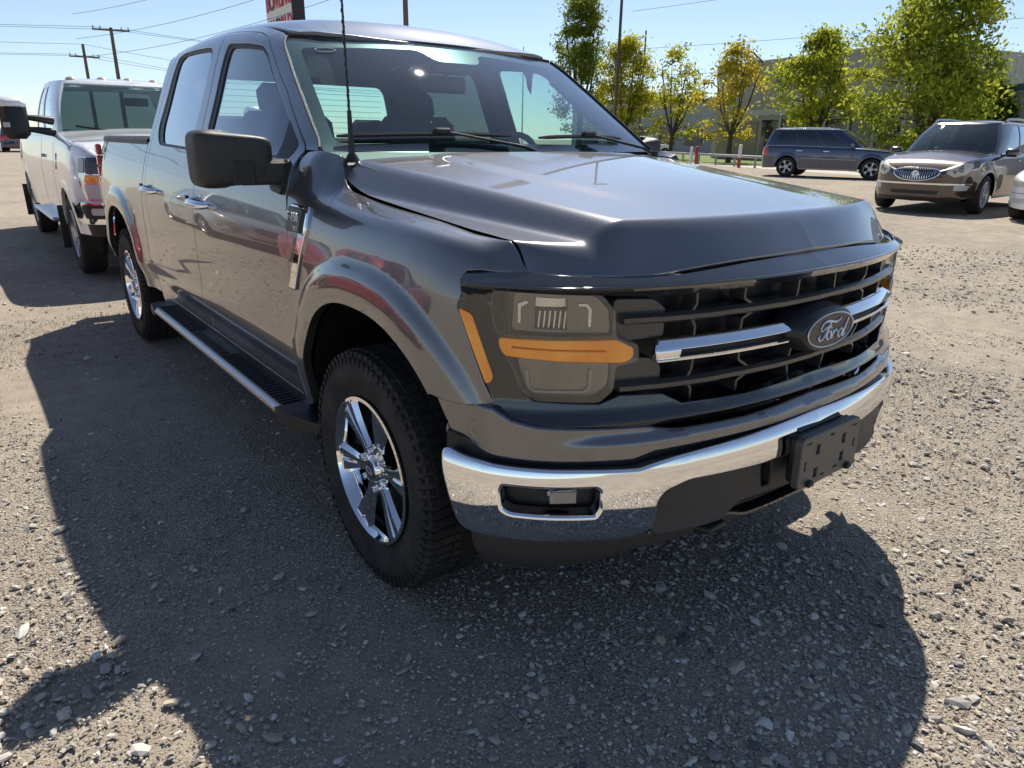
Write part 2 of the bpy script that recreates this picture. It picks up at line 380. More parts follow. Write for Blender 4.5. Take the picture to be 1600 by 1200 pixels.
_up = [[(-.01, 1.07), (-.036, 1.138), (-.049, 1.162), (-.062, 1.187), (-.074, 1.207), (-.1, 1.21)],
       [(-.008, 1.07), (-.033, 1.138), (-.047, 1.164), (-.063, 1.190), (-.080, 1.207), (-.1, 1.21)],
       [(-.005, 1.075), (-.022, 1.14), (-.044, 1.182), (-.075, 1.202), (-.108, 1.209), (-.14, 1.21)],
       [(-.006, 1.08), (-.018, 1.15), (-.044, 1.205), (-.088, 1.221), (-.138, 1.226), (-.17, 1.228)],
       [(-.006, 1.08), (-.02, 1.162), (-.046, 1.222), (-.092, 1.252), (-.142, 1.269), (-.17, 1.275)],
       [(-.006, 1.08), (-.02, 1.163), (-.045, 1.228), (-.084, 1.270), (-.126, 1.325), (-.152, 1.378)],
       [(-.007, 1.08), (-.02, 1.16), (-.042, 1.235), (-.074, 1.30), (-.108, 1.365), (-.14, 1.40)],
       [(-.007, 1.08), (-.02, 1.16), (-.042, 1.235), (-.074, 1.30), (-.108, 1.365), (-.14, 1.40)]]
_fo = loft(_sk, _tk, [[v * (0. if k < 3 and v < 0 else 1) for v in _low] + [p[0] for p in u] for k, u in enumerate(_up)])
_fz = loft(_sk, _tk, [_tk[:7] + [p[1] for p in u] for u in _up])
def fenderfn(s, t):
    x, y, nx, ny = FP.at(s); o = _fo(s, t); z = _fz(s, t); o = o + flare(y, z, -.045)
    return np.stack([-(x + nx * o), y + ny * o, z], -1)
sY = FP.sy
# hood
_xs = cspline([-.70, -.635, -.60, -.49, .05, .36], [.82, .845, .872, .868, .862, .848])
_zl = cspline([0, .36, .54, .6, .76, .933], [1.164, 1.153, 1.137, 1.131, 1.135, 1.141])
_dl = cspline([0, .42, .58, .7, .8, .9], [.068, .066, .066, .05, .04, .03])
def hood_cross(x, y):
    ax = np.abs(x); xc = .62 + .17 * (y + .74) / 1.07; zc = 1.25 + .103 * (y + .74)
    P_ = zc + (.008 + .026 * np.clip((y + .74) / 1.07, 0, 1)) * (1 - (ax / xc) ** 2) + .006 * sstep(.0, .10, .44 + .12 * (y + .7) - ax) * sstep(-.7, -.3, y)
    S_ = zc - .92 * (ax - xc); L_ = 1.2545 + .076 * (y - .03) + .1 * np.clip(y - .24, 0, 1)
    return smax(smin(P_, S_, .024), L_, .016)
def hoodfn(u, v):
    u = np.asarray(u, float); v = np.asarray(v, float); s0 = u * .937
    lx, ly, nx, ny = FP.at(s0); lx = lx - nx * .05; ly = ly - ny * .05
    yc = .355 - .085 * (1 - u ** 2) ** 2; y = ly + (yc - ly) * v
    f = lx / (np.sign(u) * .8451 + 1e-9); xe = _xs(y); x = lx * (1 - sstep(0, .25, v)) + sstep(0, .25, v) * (u * xe)
    x = np.where(np.abs(u) > .97, np.sign(u) * np.minimum(np.abs(x) * 1., xe + .0), x)
    zf0 = hood_cross(x, ly + _dl(np.abs(x))); zl = _zl(np.abs(s0)); Fz = zl + (zf0 - zl) * (y - ly) / _dl(np.abs(x))
    return np.stack([x, y, smin(hood_cross(x, y), Fz, .034)], -1)
def grid_sheet(name, fn, nu, nv, m, parent, u0=-1, u1=1, v0=0, v1=1, up=(0, 0, 1), vpow=1.):
    U, V_ = np.meshgrid(np.linspace(u0, u1, nu), v0 + (v1 - v0) * np.linspace(0, 1, nv) ** vpow); U = U.ravel(); V_ = V_.ravel(); e = 5e-4
    P = fn(U, V_); da = fn(U + e, V_) - fn(U - e, V_); db = fn(U, V_ + e) - fn(U, V_ - e); N_ = np.cross(da, db); N_ /= np.linalg.norm(N_, axis=1)[:, None] + 1e-12
    fl = (N_ @ np.array(up)).mean() < 0
    if fl: N_ = -N_
    F = []
    for j in range(nv - 1):
        for i in range(nu - 1):
            q = (j * nu + i, j * nu + i + 1, (j + 1) * nu + i + 1, (j + 1) * nu + i); F.append(q)
    a, b, c = P[F[0][0]], P[F[0][1]], P[F[0][3]]
    mid = F[len(F) // 2]; fnv = np.cross(P[mid[1]] - P[mid[0]], P[mid[3]] - P[mid[0]])
    if fnv @ N_[mid[0]] < 0: F = [f[::-1] for f in F]
    return mk(name, P, F, m, parent, nrm=N_)

def build_pickup():
    T = empty('pickup_truck'); tag(T, 'dark grey metallic crew-cab pickup in the foreground with black grille and chrome bumper', 'pickup truck')
    # ---- hood
    U = np.linspace(-1, 1, 171); Vv = np.concatenate([np.linspace(0, .12, 26)[:-1], np.linspace(.12, 1, 70)]); nu, nv = len(U), len(Vv)
    UU, VV = np.meshgrid(U, Vv); a = UU.ravel(); b = VV.ravel(); e = 6e-4; P = hoodfn(a, b)
    Nn = np.cross(hoodfn(np.clip(a + e, -1, 1), b) - hoodfn(np.clip(a - e, -1, 1), b), hoodfn(a, b + e) - hoodfn(a, b - e)); Nn /= np.linalg.norm(Nn, axis=1)[:, None]
    F = [(j * nu + i, j * nu + i + 1, (j + 1) * nu + i + 1, (j + 1) * nu + i) for j in range(nv - 1) for i in range(nu - 1)]
    # rolled lip at the front and flanges at the sides / rear
    V = list(P); N2 = list(Nn); bl = [k for k in range(nu)]; base = len(V); prev = bl
    for q in range(1, 5):
        w = q / 4 * 2.2
        for i in bl:
            n = Nn[i]; x_, y_, nx_, ny_ = FP.at(np.array([U[i] * .937])); o = np.array([nx_[0] * .35, ny_[0] * .35, -.93]); o -= n * (o @ n); o /= np.linalg.norm(o)
            r_ = .009; V.append(P[i] + o * r_ * math.sin(w) - n * r_ * (1 - math.cos(w))); N2.append(n * math.cos(w) + o * math.sin(w))
        cur = list(range(base, base + nu)); base += nu
        F += [(cur[i], cur[i + 1], prev[i + 1], prev[i]) for i in range(nu - 1)]; prev = cur
    for q in (0,):
        for i in bl: V.append(V[prev[i]] + np.array([0, .04, -.004])); N2.append(np.array([0, 0, -1.]))
        cur = list(range(base, base + nu)); base += nu; F += [(cur[i], cur[i + 1], prev[i + 1], prev[i]) for i in range(nu - 1)]
    for side in (0, nu - 1):
        sg = -1 if side == 0 else 1; ed = [j * nu + side for j in range(nv)]; prev = ed
        for q in range(1, 4):
            w = q / 3 * math.pi / 2
            for i in ed:
                n = Nn[i]; o = np.array([sg, 0, -.2]); o -= n * (o @ n); o /= np.linalg.norm(o); V.append(P[i] + o * .003 * math.sin(w) - n * .003 * (1 - math.cos(w))); N2.append(n * math.cos(w) + o * math.sin(w))
            cur = list(range(base, base + nv)); base += nv
            F += [(prev[i], prev[i + 1], cur[i + 1], cur[i]) if sg > 0 else (prev[i], cur[i], cur[i + 1], prev[i + 1]) for i in range(nv - 1)]; prev = cur
        for i, k in enumerate(prev): V.append(V[k] + np.array([-sg * .004, 0, -.06])); N2.append(np.array([sg, 0, 0.]))
        cur = list(range(base, base + nv)); base += nv
        F += [(prev[i], prev[i + 1], cur[i + 1], cur[i]) if sg > 0 else (prev[i], cur[i], cur[i + 1], prev[i + 1]) for i in range(nv - 1)]
    mk('hood', V, F, PAINT, T, nrm=N2)
    # ---- fenders
    ar = [(sY(y), z) for y, z in arch_pts(-.045, .47) if (z > .47)]
    ar = [p for p in ar if not (p[0] < sY(-.3) and p[1] < .808)]
    rear = [(sY(.545), .47), (sY(.53), .7), (sY(.522), .85), (sY(.505), 1.04), (sY(.527), 1.15), (sY(.572), 1.24), (sY(.592), 1.34), (sY(.56), 1.43)]
    top = [(1.997, 1.46), (1.975, 1.44), (1.95, 1.413), (1.92, 1.400), (1.8, 1.398), (1.5, 1.398), (1.2, 1.398), (1.05, 1.398), (.997, 1.398), (.96, 1.27), (.938, 1.165)]
    nose = [(1.0, 1.165), (1.06, 1.168), (1.10, 1.158), (1.113, 1.13), (1.106, 1.09), (1.116, 1.052), (1.106, 1.035), (1.034, .863), (1.006, .814)]
    ol = rear + top + nose + [(1.09, .812), (sY(-.449), .815)] + ar[::-1]
    panel('front_fender', ol, fenderfn, PAINT, T, step=.0095, rim=.03, bev=.003, out=(-1, 0, .3), both=True)
    # arch inner lip + wheel wells
    for yc in (-.045, 3.655):
        for sg in (-1, 1):
            mb = MB(); ap = arch_pts(yc, .4, n=36); rows = []
            for y, z in ap:
                rows.append([(sg * -1.0 * -1 * 1.0, y, z)])
            V = []; F = []
            for y, z in [(ap[0][0], .36)] + ap + [(ap[-1][0], .36)]:
                for xx, g in ((.985, 1.0), (.93, 1.04), (.60, 1.06)):
                    V.append((sg * xx, yc + (y - yc) * g, .45 + (z - .45) * g))
            n = len(V) // 3
            for i in range(n - 1):
                for j in range(2): F.append((i * 3 + j, i * 3 + j + 1, i * 3 + 4 + j, i * 3 + 3 + j))
            c = len(V); V.append((sg * .60, yc, .5)); F += [(i * 3 + 2, c, i * 3 + 5) for i in range(n - 1)]
            mk('wheel_well', V, F, WELL, T, smooth=True, smooth_angle=40)
    # ---- doors and cab sides
    fd = [(.557, .5), (.538, .7), (.532, .85), (.516, 1.04), (.538, 1.15), (.583, 1.24), (.603, 1.40), (.911, 1.677), (1.19, 1.845), (1.26, 1.876), (1.36, 1.889), (1.80, 1.898), (1.752, 1.36), (1.732, 1.0), (1.732, .5)]
    fh = rnd([(.655, 1.358), (.66, 1.425), (.861, 1.594), (1.182, 1.816), (1.25, 1.845), (1.705, 1.848), (1.675, 1.36)], .05)
    fg = rnd([(.67, 1.372), (.675, 1.43), (.868, 1.588), (1.188, 1.800), (1.26, 1.827), (1.655, 1.830), (1.628, 1.374)], .05)
    rd_ = [(1.742, .5), (1.742, 1.0), (1.762, 1.36), (1.81, 1.898), (2.21, 1.905), (2.5, 1.899), (2.62, 1.884), (2.70, 1.84), (2.76, 1.6), (2.79, 1.36), (2.80, 1.2), (2.74, 1.02), (2.66, .86), (2.60, .7), (2.585, .5)]
    rh = rnd([(1.87, 1.357), (1.895, 1.842), (2.50, 1.862), (2.62, 1.845), (2.70, 1.47), (2.60, 1.375)], .08)
    rg = rnd([(1.90, 1.373), (1.915, 1.825), (2.48, 1.845), (2.56, 1.82), (2.60, 1.47), (2.53, 1.387)], .08)
    for nm, o_, h_, g_, gm, hy in (('front_door', fd, fh, fg, SIDEGLASS, 1.62), ('rear_door', rd_, rh, rg, TINTGLASS, 2.62)):
        ds = panel(nm, rnd(o_, .03, which=[len(o_) - 1, 0, len(o_) - 4] if nm == 'rear_door' else [0, len(o_) - 1]), sideu, PAINT, T, holes=[h_], step=.035, rim=.03, bev=.004, out=(-1, 0, .2), both=True)
        for d, mr in zip(ds, (False, True)):
            panel('window_seal', h_, sideu, BLACKPL, d, holes=[g_], step=.04, rim=.01, bev=.003, out=(-1, 0, .2), mirror=mr, off=-.006)
            panel('window_glass', g_, sideu, gm, d, step=.06, rim=0, out=(-1, 0, .2), mirror=mr, off=-.012)
            sg = 1 if mr else -1
            x0 = sg * float(WZ(1.13)); h = MB()
            pts = [(x0 + sg * o, hy + dy, 1.135 + dz) for o, dy, dz in ((-.005, .115, .004), (.022, .10, .003), (.036, .06, .0), (.038, 0, -.002), (.034, -.07, -.004), (.02, -.10, -.004), (-.005, -.115, -.004))]
            h.tube(pts, [.012, .017, .019, .019, .019, .017, .012], 10); hd = h.build('door_handle', CHROME, d, 60)
            k = MB(); k.tube([(x0 + sg * .012, hy + .15, 1.145), (x0 + sg * .03, hy + .15, 1.145)], .017, 12); k.build('handle_boss', BLACKGLOSS, hd, 50)
            b2 = MB(); b2.lathe([(.001, 0), (.04, .0), (.055, .004), (.06, .009)], 20, (x0 + sg * -.004, hy, 1.12), 'X'); b2.build('handle_recess', BLACKGLOSS, hd, 40)
    cp = [(2.592, .5), (2.607, .7), (2.667, .86), (2.747, 1.02), (2.808, 1.2), (2.798, 1.36), (2.768, 1.6), (2.708, 1.845), (2.64, 1.885), (2.80, 1.885), (2.85, 1.84), (2.862, 1.6), (2.862, .5)]
    panel('cab_corner', cp, sideu, PAINT, T, step=.03, rim=.03, bev=.004, out=(-1, 0, .2), both=True)
    apill = [(.53, 1.409), (.597, 1.41), (.905, 1.684), (1.185, 1.852), (1.255, 1.8825), (1.36, 1.8955), (1.80, 1.9045), (2.21, 1.9115), (2.5, 1.9055), (2.63, 1.889), (2.80, 1.889), (2.86, 1.85), (2.86, 1.905), (2.5, 1.9195), (1.5, 1.9195), (1.2, 1.905)]
    for b_ in np.linspace(1.0, .02, 14):
        y_ = .523 + .601 * b_; z_ = 1.397 + .418 * b_; t_ = z_
        for _ in range(60): t_ = z_ + float(DY(y_)) * min(max((t_ - 1.36) / .5, 0), 1.1)
        apill.append((y_, min(t_, 1.904)))
    panel('roof_rail', apill, sideu, PAINT, T, step=.025, rim=.02, bev=.003, out=(-1, 0, .5), both=True)
    # ---- roof
    ZR = cspline([0, .3, .5, .6, .655, .70], [1.988, 1.980, 1.962, 1.943, 1.9215, 1.90])
    def rooffn(x, y): return np.stack([x, y, ZR(np.abs(x)) - DY(y) * np.clip((ZR(np.abs(x)) - 1.36) / .5, 0, 1.1) - .058 * sstep(1.42, 1.04, y) * np.clip(1 - (np.abs(x) / .66) ** 2, 0, 1) ** .7], -1)
    half = [(-.001, 1.052), (-.2, 1.057), (-.4, 1.075), (-.55, 1.098), (-.645, 1.125), (-.655, 1.2), (-.652, 1.6), (-.652, 2.5), (-.655, 2.84), (-.4, 2.87), (-.001, 2.878)]
    panel('roof', [(-x, y) for x, y in half] + half[::-1], rooffn, PAINT, T, step=.045, rim=.02, bev=.006, out=(0, 0, 1))
    # ---- windshield
    bb = np.linspace(-.1, 1.1, 49); yy_ = .523 + .601 * bb; zz_ = 1.397 + .418 * bb; tt_ = zz_.copy()
    for _ in range(60): tt_ = zz_ + DY(yy_) * np.clip((tt_ - 1.36) / .5, 0, 1.1)
    xe_ = WZ(np.minimum(tt_, 1.905)) - TUCK(yy_) * sstep(1.30, 1.45, tt_)
    def wsfn(a, b):
        a = np.asarray(a, float); b = np.asarray(b, float); hw = np.interp(b, bb, xe_) - .006; bow = (.105 - .035 * b) * (1 - a ** 2)
        y = .523 + .601 * b - bow; z = 1.397 + .418 * b + (.016 * b) * (1 - a ** 2)
        cv = .022 * np.sin(math.pi * np.clip(b, 0, 1)) * (1 - a ** 2); return np.stack([a * hw, y - cv * .57, z + cv * .82], -1)
    wo = rnd([(-1, -.02), (-1, 1), (1, 1), (1, -.02)], .03)
    ws = panel('windshield', wo, wsfn, WSGLASS, T, step=.05, rim=0, out=(0, -1, 1))
    wi = rnd([(-.94, .05), (-.925, .90), (-.22, .93), (-.15, .80), (.15, .80), (.22, .93), (.925, .90), (.94, .05)], .05)
    panel('frit_band', rnd([(-.995, -.015), (-.995, .995), (.995, .995), (.995, -.015)], .03), wsfn, mat('black glass frit', (.012, .012, .014), .25), ws, holes=[wi], step=.06, rim=0, out=(0, -1, 1), off=-.005)
    sm = MB(); [sm.tube([tuple(wsfn(np.array([a_]), np.array([b_]))[0] + np.array([0, -.001, .002])) for a_, b_ in seg], .006, 6) for seg in ([(-1.005, b_) for b_ in np.linspace(0, 1, 16)], [(1.005, b_) for b_ in np.linspace(0, 1, 16)], [(a_, 1.006) for a_ in np.linspace(-1, 1, 30)])]
    sm.build('windshield_seal', BLACKPL, ws, 50)
    # oval sticker outlines on the glass
    for (a0, b0, ra, rb) in ((-.80, .86, .055, .022),):
        st = MB(); st.tube([tuple(wsfn(np.array([a0 + ra * math.cos(w)]), np.array([b0 + rb * math.sin(w)]))[0] + np.array([0, -.003, .003])) for w in np.linspace(0, 2 * math.pi, 25)], .0016, 4); st.build('glass_sticker', mat('sticker white', (.7, .75, .75), .5), ws)
    cmd = MB(); cp_ = wsfn(np.array([0.]), np.array([.84]))[0]; cmd.box((cp_[0], cp_[1] + .05, cp_[2] - .035), (.20, .10, .05), .015); cmd.box((cp_[0], cp_[1] + .12, cp_[2] - .10), (.26, .025, .075), .012); cmd.tube([(0, cp_[1] + .07, cp_[2] - .04), (0, cp_[1] + .11, cp_[2] - .08)], .012, 8)
    cmd.build('interior_mirror', BLACKPL, ws, 50)
    # rear cab wall with window
    def rearfn(x, z): return np.stack([x, 2.868 - .10 * np.clip(z - 1.36, 0, 1) + .0 * x, np.asarray(z, float)], -1)
    ro = [(-.90, .6), (-.925, 1.3), (-.87, 1.48), (-.76, 1.78), (-.70, 1.87), (-.63, 1.915), (0, 1.95), (.63, 1.915), (.70, 1.87), (.76, 1.78), (.87, 1.48), (.925, 1.3), (.90, .6)]
    rwin = rnd([(-.70, 1.42), (-.62, 1.76), (.62, 1.76), (.70, 1.42)], .07)
    rw = panel('cab_rear_wall', ro, rearfn, PAINT, T, holes=[rwin], step=.08, rim=.02, out=(0, 1, 0))
    panel('rear_window', rwin, rearfn, glass('rear glass', (.72, .86, .82), 1.45), rw, step=.1, rim=0, out=(0, 1, 0), off=-.01)
    dfr = MB()
    for k in range(9): z = 1.455 + k * .035; dfr.box((0, 2.85 - .1 * (z - 1.36), z), (1.2, .002, .0022))
    dfr.build('defroster_lines', BLACKPL, rw)
    # ---- cowl, wipers, antenna
    def cowlfn(x, y):
        x = np.asarray(x, float); zf = 1.352 - .018 * (np.abs(x) / .8) ** 2; return np.stack([x, y, zf + .09 * (y - .27) + .02 * sstep(.0, .05, .34 - y)], -1)
    co = [(-.80, .50), (-.84, .42), (-.83, .37), (-.70, .325), (-.45, .272), (0, .258), (.45, .272), (.70, .325), (.83, .37), (.84, .42), (.80, .50), (.5, .46), (0, .425), (-.5, .46)]
    cw = panel('cowl_panel', co, cowlfn, mat('grey cowl plastic', (.17, .165, .16), .5), T, step=.04, rim=.03, out=(0, 0, 1), bev=.006)
    sl_ = MB()
    for k in range(36):
        x = -.62 + k * .036; y = .372 + .07 * (x / .8) ** 2; z = float(cowlfn(np.array([x]), np.array([y]))[0, 2]); sl_.box((x, y, z + .002), (.022, .07, .006), 0, rz=.5)
    sl_.build('cowl_slots', BLACKPL, cw)
    for x0, x1, yb in ((.05, -.78, .46), (.72, .08, .46)):
        wp = MB(); W_ = lambda x, b: wsfn(np.array([x / (.845 - .144 * b)]), np.array([b]))[0]
        a_ = np.array([x0 + .02, .40, 1.375]); mid = W_((x0 + x1) / 2 - .02, .09) + np.array([0, -.025, .022])
        wp.tube([a_, a_ * .8 + mid * .2 + np.array([0, 0, .015]), mid], [.013, .011, .008], 8, flat=.6)
        pts = [W_(x1 + (x0 - x1) * t_, .075 + .02 * math.sin(t_ * 3)) + np.array([0, -.012, .010]) for t_ in np.linspace(0, .86, 12)]
        wp.tube(pts, [.006] + [.011] * 10 + [.006], 6, flat=.8); wp.box(tuple(mid), (.07, .03, .025), .006); wp.tube([a_ - np.array([0, 0, .03]), a_ + np.array([0, 0, .018])], .017, 12)
        wp.build('wiper', BLACKPL, T, 40)
    an = MB(); an.tube([(-.80, .377, 1.36), (-.80, .379, 1.42), (-.799, .382, 1.52)], [.013, .010, .0075], 8); an.tube([(-.799, .382, 1.52), (-.797, .40, 2.15)], [.0042, .003], 6)
    hx = [(-.799 + .0045 * math.cos(k * .7), .382 + .018 * (k / 180) + .0045 * math.sin(k * .7), 1.52 + .63 * k / 180) for k in range(181)]; an.tube(hx, .0014, 4)
    an.build('antenna', BLACKPL, T, 50)
    ab = MB(); ab.lathe([(.0, .03), (.014, .028), (.024, .01), (.028, 0)], 16, (-.80, .377, 1.355), 'Z'); ab.build('antenna_base', BLACKPL, T, 50)
    # ---- black front frame
    FO = lambda z: np.interp(z, [.70, .745, .773, .80, .84, 1.07, 1.085, 1.112, 1.14, 1.17], [0., .0, .026, .010, 0., 0., -.006, .012, -.035, -.085])
    side_ = [(-1.092, 1.104), (-1.109, 1.052), (-1.102, 1.036), (-1.029, .865), (-1.001, .811)]
    op = sym([(0, 1.092), (-.5, 1.086), (-.66, 1.090), (-.75, 1.095), (-.989, 1.103), (-1.012, 1.106), (-1.018, 1.085), (-1.018, 1.04), (-.998, .983), (-.961, .905), (-.94, .853), (-.908, .830), (-.745, .820), (-.69, .838), (-.573, .832), (-.515, .802), (-.3, .798), (0, .806)])
    fr = panel('grille_surround', sym([(0, 1.1115), (-1.085, 1.1115)] + side_ + [(-.975, .789), (-.945, .781), (-.9, .7765), (-.75, .7735), (0, .7735)]), FP.map(FO), BLACKGLOSS, T, holes=[op], step=.016, rim=.06, bev=.003, out=(0, -1, 0))
    panel('surround_top', sym([(0, 1.153), (-.307, 1.143), (-.531, 1.131), (-.652, 1.128), (-.763, 1.133), (-.929, 1.140), (-1.044, 1.142), (-1.095, 1.142), (-1.107, 1.13), (-1.09, 1.1125), (0, 1.1125)]), FP.map(FO), BLACKGLOSS, fr, step=.016, rim=.01, bev=.002, out=(0, -1, .3))
    panel('surround_bottom', sym([(0, .7725), (-.75, .7725), (-.86, .7735), (-.9, .771), (-.75, .758), (-.6, .751), (-.3, .744), (0, .742)]), FP.map(FO), BLACKGLOSS, fr, step=.016, rim=.01, bev=.002, out=(0, -1, -.3))
    core = sym([(0, 1.15), (-1.0, 1.14), (-1.06, 1.0), (-1.0, .7), (-1.0, .4), (0, .4)])
    panel('front_core', core, FP.map(-.15), BLACKPL, T, step=.08, rim=.02, out=(0, -1, 0))
    rc = MB(); pts = []
    for s_ in np.linspace(-.95, .95, 30):
        q = FP.map(-.07)(np.array([s_]), np.array([1.142]))[0]; pts.append(q)
    V = []; F = []
    for q in pts: V += [tuple(q + np.array([0, -.02, -.03])), tuple(q + np.array([0, .0, .004 + .0])), tuple(q + np.array([0, .35, .0]))]
    for i in range(29):
        for j in range(2): F.append((i * 3 + j, i * 3 + 3 + j, i * 3 + 4 + j, i * 3 + 1 + j))
    mk('radiator_cover', V, F, BLACKPL, T)
    def strip(name, pts, off, w, m, par, hgt=.02):
        """bar following the bow of the front: list of (s, z), section w deep and hgt high with chamfers"""
        mb = MB(); V = []; F = []; sec = [(-w, -hgt * .5), (-w * .15, -hgt * .5), (0, -hgt * .28), (0, hgt * .18), (-w * .25, hgt * .5), (-w, hgt * .5)]
        for s_, z_ in pts:
            x, y, nx, ny = FP.at(np.array([s_])); 
            for o_, dz in sec: V.append((x[0] + nx[0] * (off + o_), y[0] + ny[0] * (off + o_), z_ + dz))
        k = len(sec)
        for i in range(len(pts) - 1):
            for j in range(k): F.append((i * k + j, (i + 1) * k + j, (i + 1) * k + (j + 1) % k, i * k + (j + 1) % k))
        F.append(tuple(range(k))); F.append(tuple((len(pts) - 1) * k + j for j in range(k))[::-1])
        return mk(name, V, F, m, par)
    gr = strip('grille', [(s_, .95) for s_ in np.linspace(-.70, .70, 40)], -.085, .004, mat('grille backing', (.006, .006, .007), .5), T, .30)
    steps = lambda z0, up_: [(s_, z0 + (.0012 if (abs(((s_ + 10.09) % .4) - .2) < .1) == up_ else 0)) for s_ in np.linspace(-.69, .69, 110)]
    strip('grille_bar', steps(1.028, True), -.004, .05, GREYPL, gr, .025); strip('grille_bar', steps(.854, True), -.004, .05, GREYPL, gr, .025)
    def rib(pl, nm='grille_rib'):
        mb = MB()
        for (s0, z0), (s1, z1) in zip(pl[:-1], pl[1:]):
            n_ = 3; V = []; F = []; ds, dz = s1 - s0, z1 - z0; L_ = math.hypot(ds, dz); px_, pz_ = -dz / L_ * .0035, ds / L_ * .0035
            for k in range(n_ + 1):
                s_ = s0 + ds * k / n_; z_ = z0 + dz * k / n_
                for o_, q in ((-.016, 1), (-.016, -1), (-.07, -1), (-.07, 1)):
                    x, y, nx, ny = FP.at(np.array([s_ + px_ * q])); V.append((x[0] + nx[0] * o_, y[0] + ny[0] * o_, z_ + pz_ * q))
            for k in range(n_):
                for j in range(4): F.append((k * 4 + j, k * 4 + (j + 1) % 4, k * 4 + 4 + (j + 1) % 4, k * 4 + 4 + j))
            F += [(0, 1, 2, 3), (n_ * 4 + 3, n_ * 4 + 2, n_ * 4 + 1, n_ * 4)]
            mb.add(V, F)
        return mb.build(nm, GREYPL, gr)
    for sg in (-1, 1):
        R_ = lambda pl: rib([(sg * a, b) for a, b in pl])
        R_([(.48, 1.09), (.478, 1.055), (.49, 1.036)]); R_([(.318, 1.09), (.318, 1.055), (.278, 1.034)]); R_([(.094, 1.095), (.096, 1.05), (.10, 1.036)])
        R_([(.49, 1.018), (.477, .997), (.478, .965)]); R_([(.276, 1.020), (.318, 1.002), (.32, .965)])
        R_([(.473, .93), (.475, .885), (.485, .864)]); R_([(.317, .93), (.313, .888), (.274, .864)]); R_([(.085, .93), (.09, .88), (.095, .864)])
        R_([(.485, .845), (.472, .831), (.471, .80)]); R_([(.278, .845), (.312, .829), (.312, .80)]); R_([(.10, .845), (.085, .80)])
        R_([(.42, .97), (.42, .922)]); R_([(.31, .97), (.31, .922)]); R_([(.20, .97), (.20, .922)])
        # grey end blocks between the grille and the lamp
        for z0, z1 in ((.975, 1.075), (.845, .925)):
            pl = [(sg * .705, z0), (sg * .705, z1), (sg * .60, z1 - .004), (sg * .565, z1 - .03), (sg * .565, z0)]
            panel('grille_end_block', rnd(pl, .01), FP.map(-.03), GREYPL, gr, step=.04, rim=.04, out=(0, -1, 0))
        # chrome pieces
        ch = [(sg * a, b) for a, b in ((.607, .957), (.590, .9755), (.152, .9755), (.146, .955), (.535, .9525), (.535, .9265), (.600, .9225))]
        panel('chrome_bar', ch, FP.map(cspline([.92, .94, .9525, .958, .976], [.006, .012, .014, .010, -.02])), CHROME, gr, step=.02, rim=.02, bev=.002, out=(0, -1, 0))
        strip('chrome_thin_bar', [(sg * s_, .9235) for s_ in np.linspace(.15, .60, 20)], .012, .02, CHROME, gr, .008)
    strip('chrome_bar_backing', [(s_, .948) for s_ in np.linspace(-.53, .53, 30)], -.012, .004, BLACKPL, gr, .05)
    # emblem
    em = MB(); prof = [(0.0, .034), (.88, .034), (.985, .026), (1.03, .012), (1.12, -.01), (1.16, -.06)]
    V = []; F = []; n_ = 56
    for k in range(n_):
        w = 2 * math.pi * k / n_
        for r_, o_ in prof: V.append((.134 * r_ * math.cos(w) + .004, -.915 - o_ - .006, .942 + .062 * r_ * math.sin(w) * (1 + .02)))
    L_ = len(prof)
    for k in range(n_):
        for j in range(L_ - 1): F.append((k * L_ + j, ((k + 1) % n_) * L_ + j, ((k + 1) % n_) * L_ + j + 1, k * L_ + j + 1))
    emb = mk('emblem', V, F, mat('emblem dark satin', (.02, .021, .024), .35), T, smooth=True, smooth_angle=50)
    ov = MB(); ov.tube([(.004 + .119 * math.cos(w), -.957, .942 + .048 * math.sin(w)) for w in np.linspace(0, 2 * math.pi, 61)], .0024, 6, cap=False); ov.build('emblem_ring', mat('emblem silver', (.75, .76, .78), .3, .6), emb, 60)
    ov = MB(); ov.add([(.004, -.9565, .942)] + [(.004 + .117 * math.cos(w), -.9562, .942 + .0465 * math.sin(w)) for w in np.linspace(0, 2 * math.pi, 48, endpoint=False)], [(0, 1 + k, 1 + (k + 1) % 48) for k in range(48)]); ov.build('emblem_field', mat('emblem field', (.045, .042, .046), .3), emb)
    S_ = [([(-.055, .955), (-.05, .963), (-.038, .9685), (-.022, .969), (-.008, .967), (.008, .9635), (.024, .9625), (.036, .966), (.044, .9725)], [.0018, .003, .0036, .0042, .0044, .0042, .0036, .003, .0014]),
          ([(-.008, .966), (-.014, .957), (-.022, .944), (-.032, .929), (-.044, .919), (-.056, .917), (-.063, .923), (-.06, .931)], [.003, .004, .0046, .0046, .004, .0034, .003, .0026]),
          ([(-.055, .955), (-.056, .947), (-.048, .943), (-.038, .947), (-.022, .953), (-.006, .951), (.0, .945)], [.0018, .0022, .0024, .0026, .003, .003, .002]),
          ([(-.006, .938), (-.015, .936), (-.022, .926), (-.018, .916), (-.008, .916), (.0, .926), (-.002, .936), (-.007, .938)], .0032),
          ([(.006, .937), (.012, .936), (.008, .926), (.004, .915)], .0032), ([(.009, .927), (.018, .936), (.027, .938), (.031, .932)], .003),
          ([(.062, .934), (.052, .938), (.042, .930), (.039, .920), (.046, .914), (.056, .920), (.063, .932)], .0032),
          ([(.086, .966), (.078, .950), (.069, .932), (.064, .919), (.069, .914), (.079, .921)], [.0024, .003, .0034, .0034, .003, .002])]
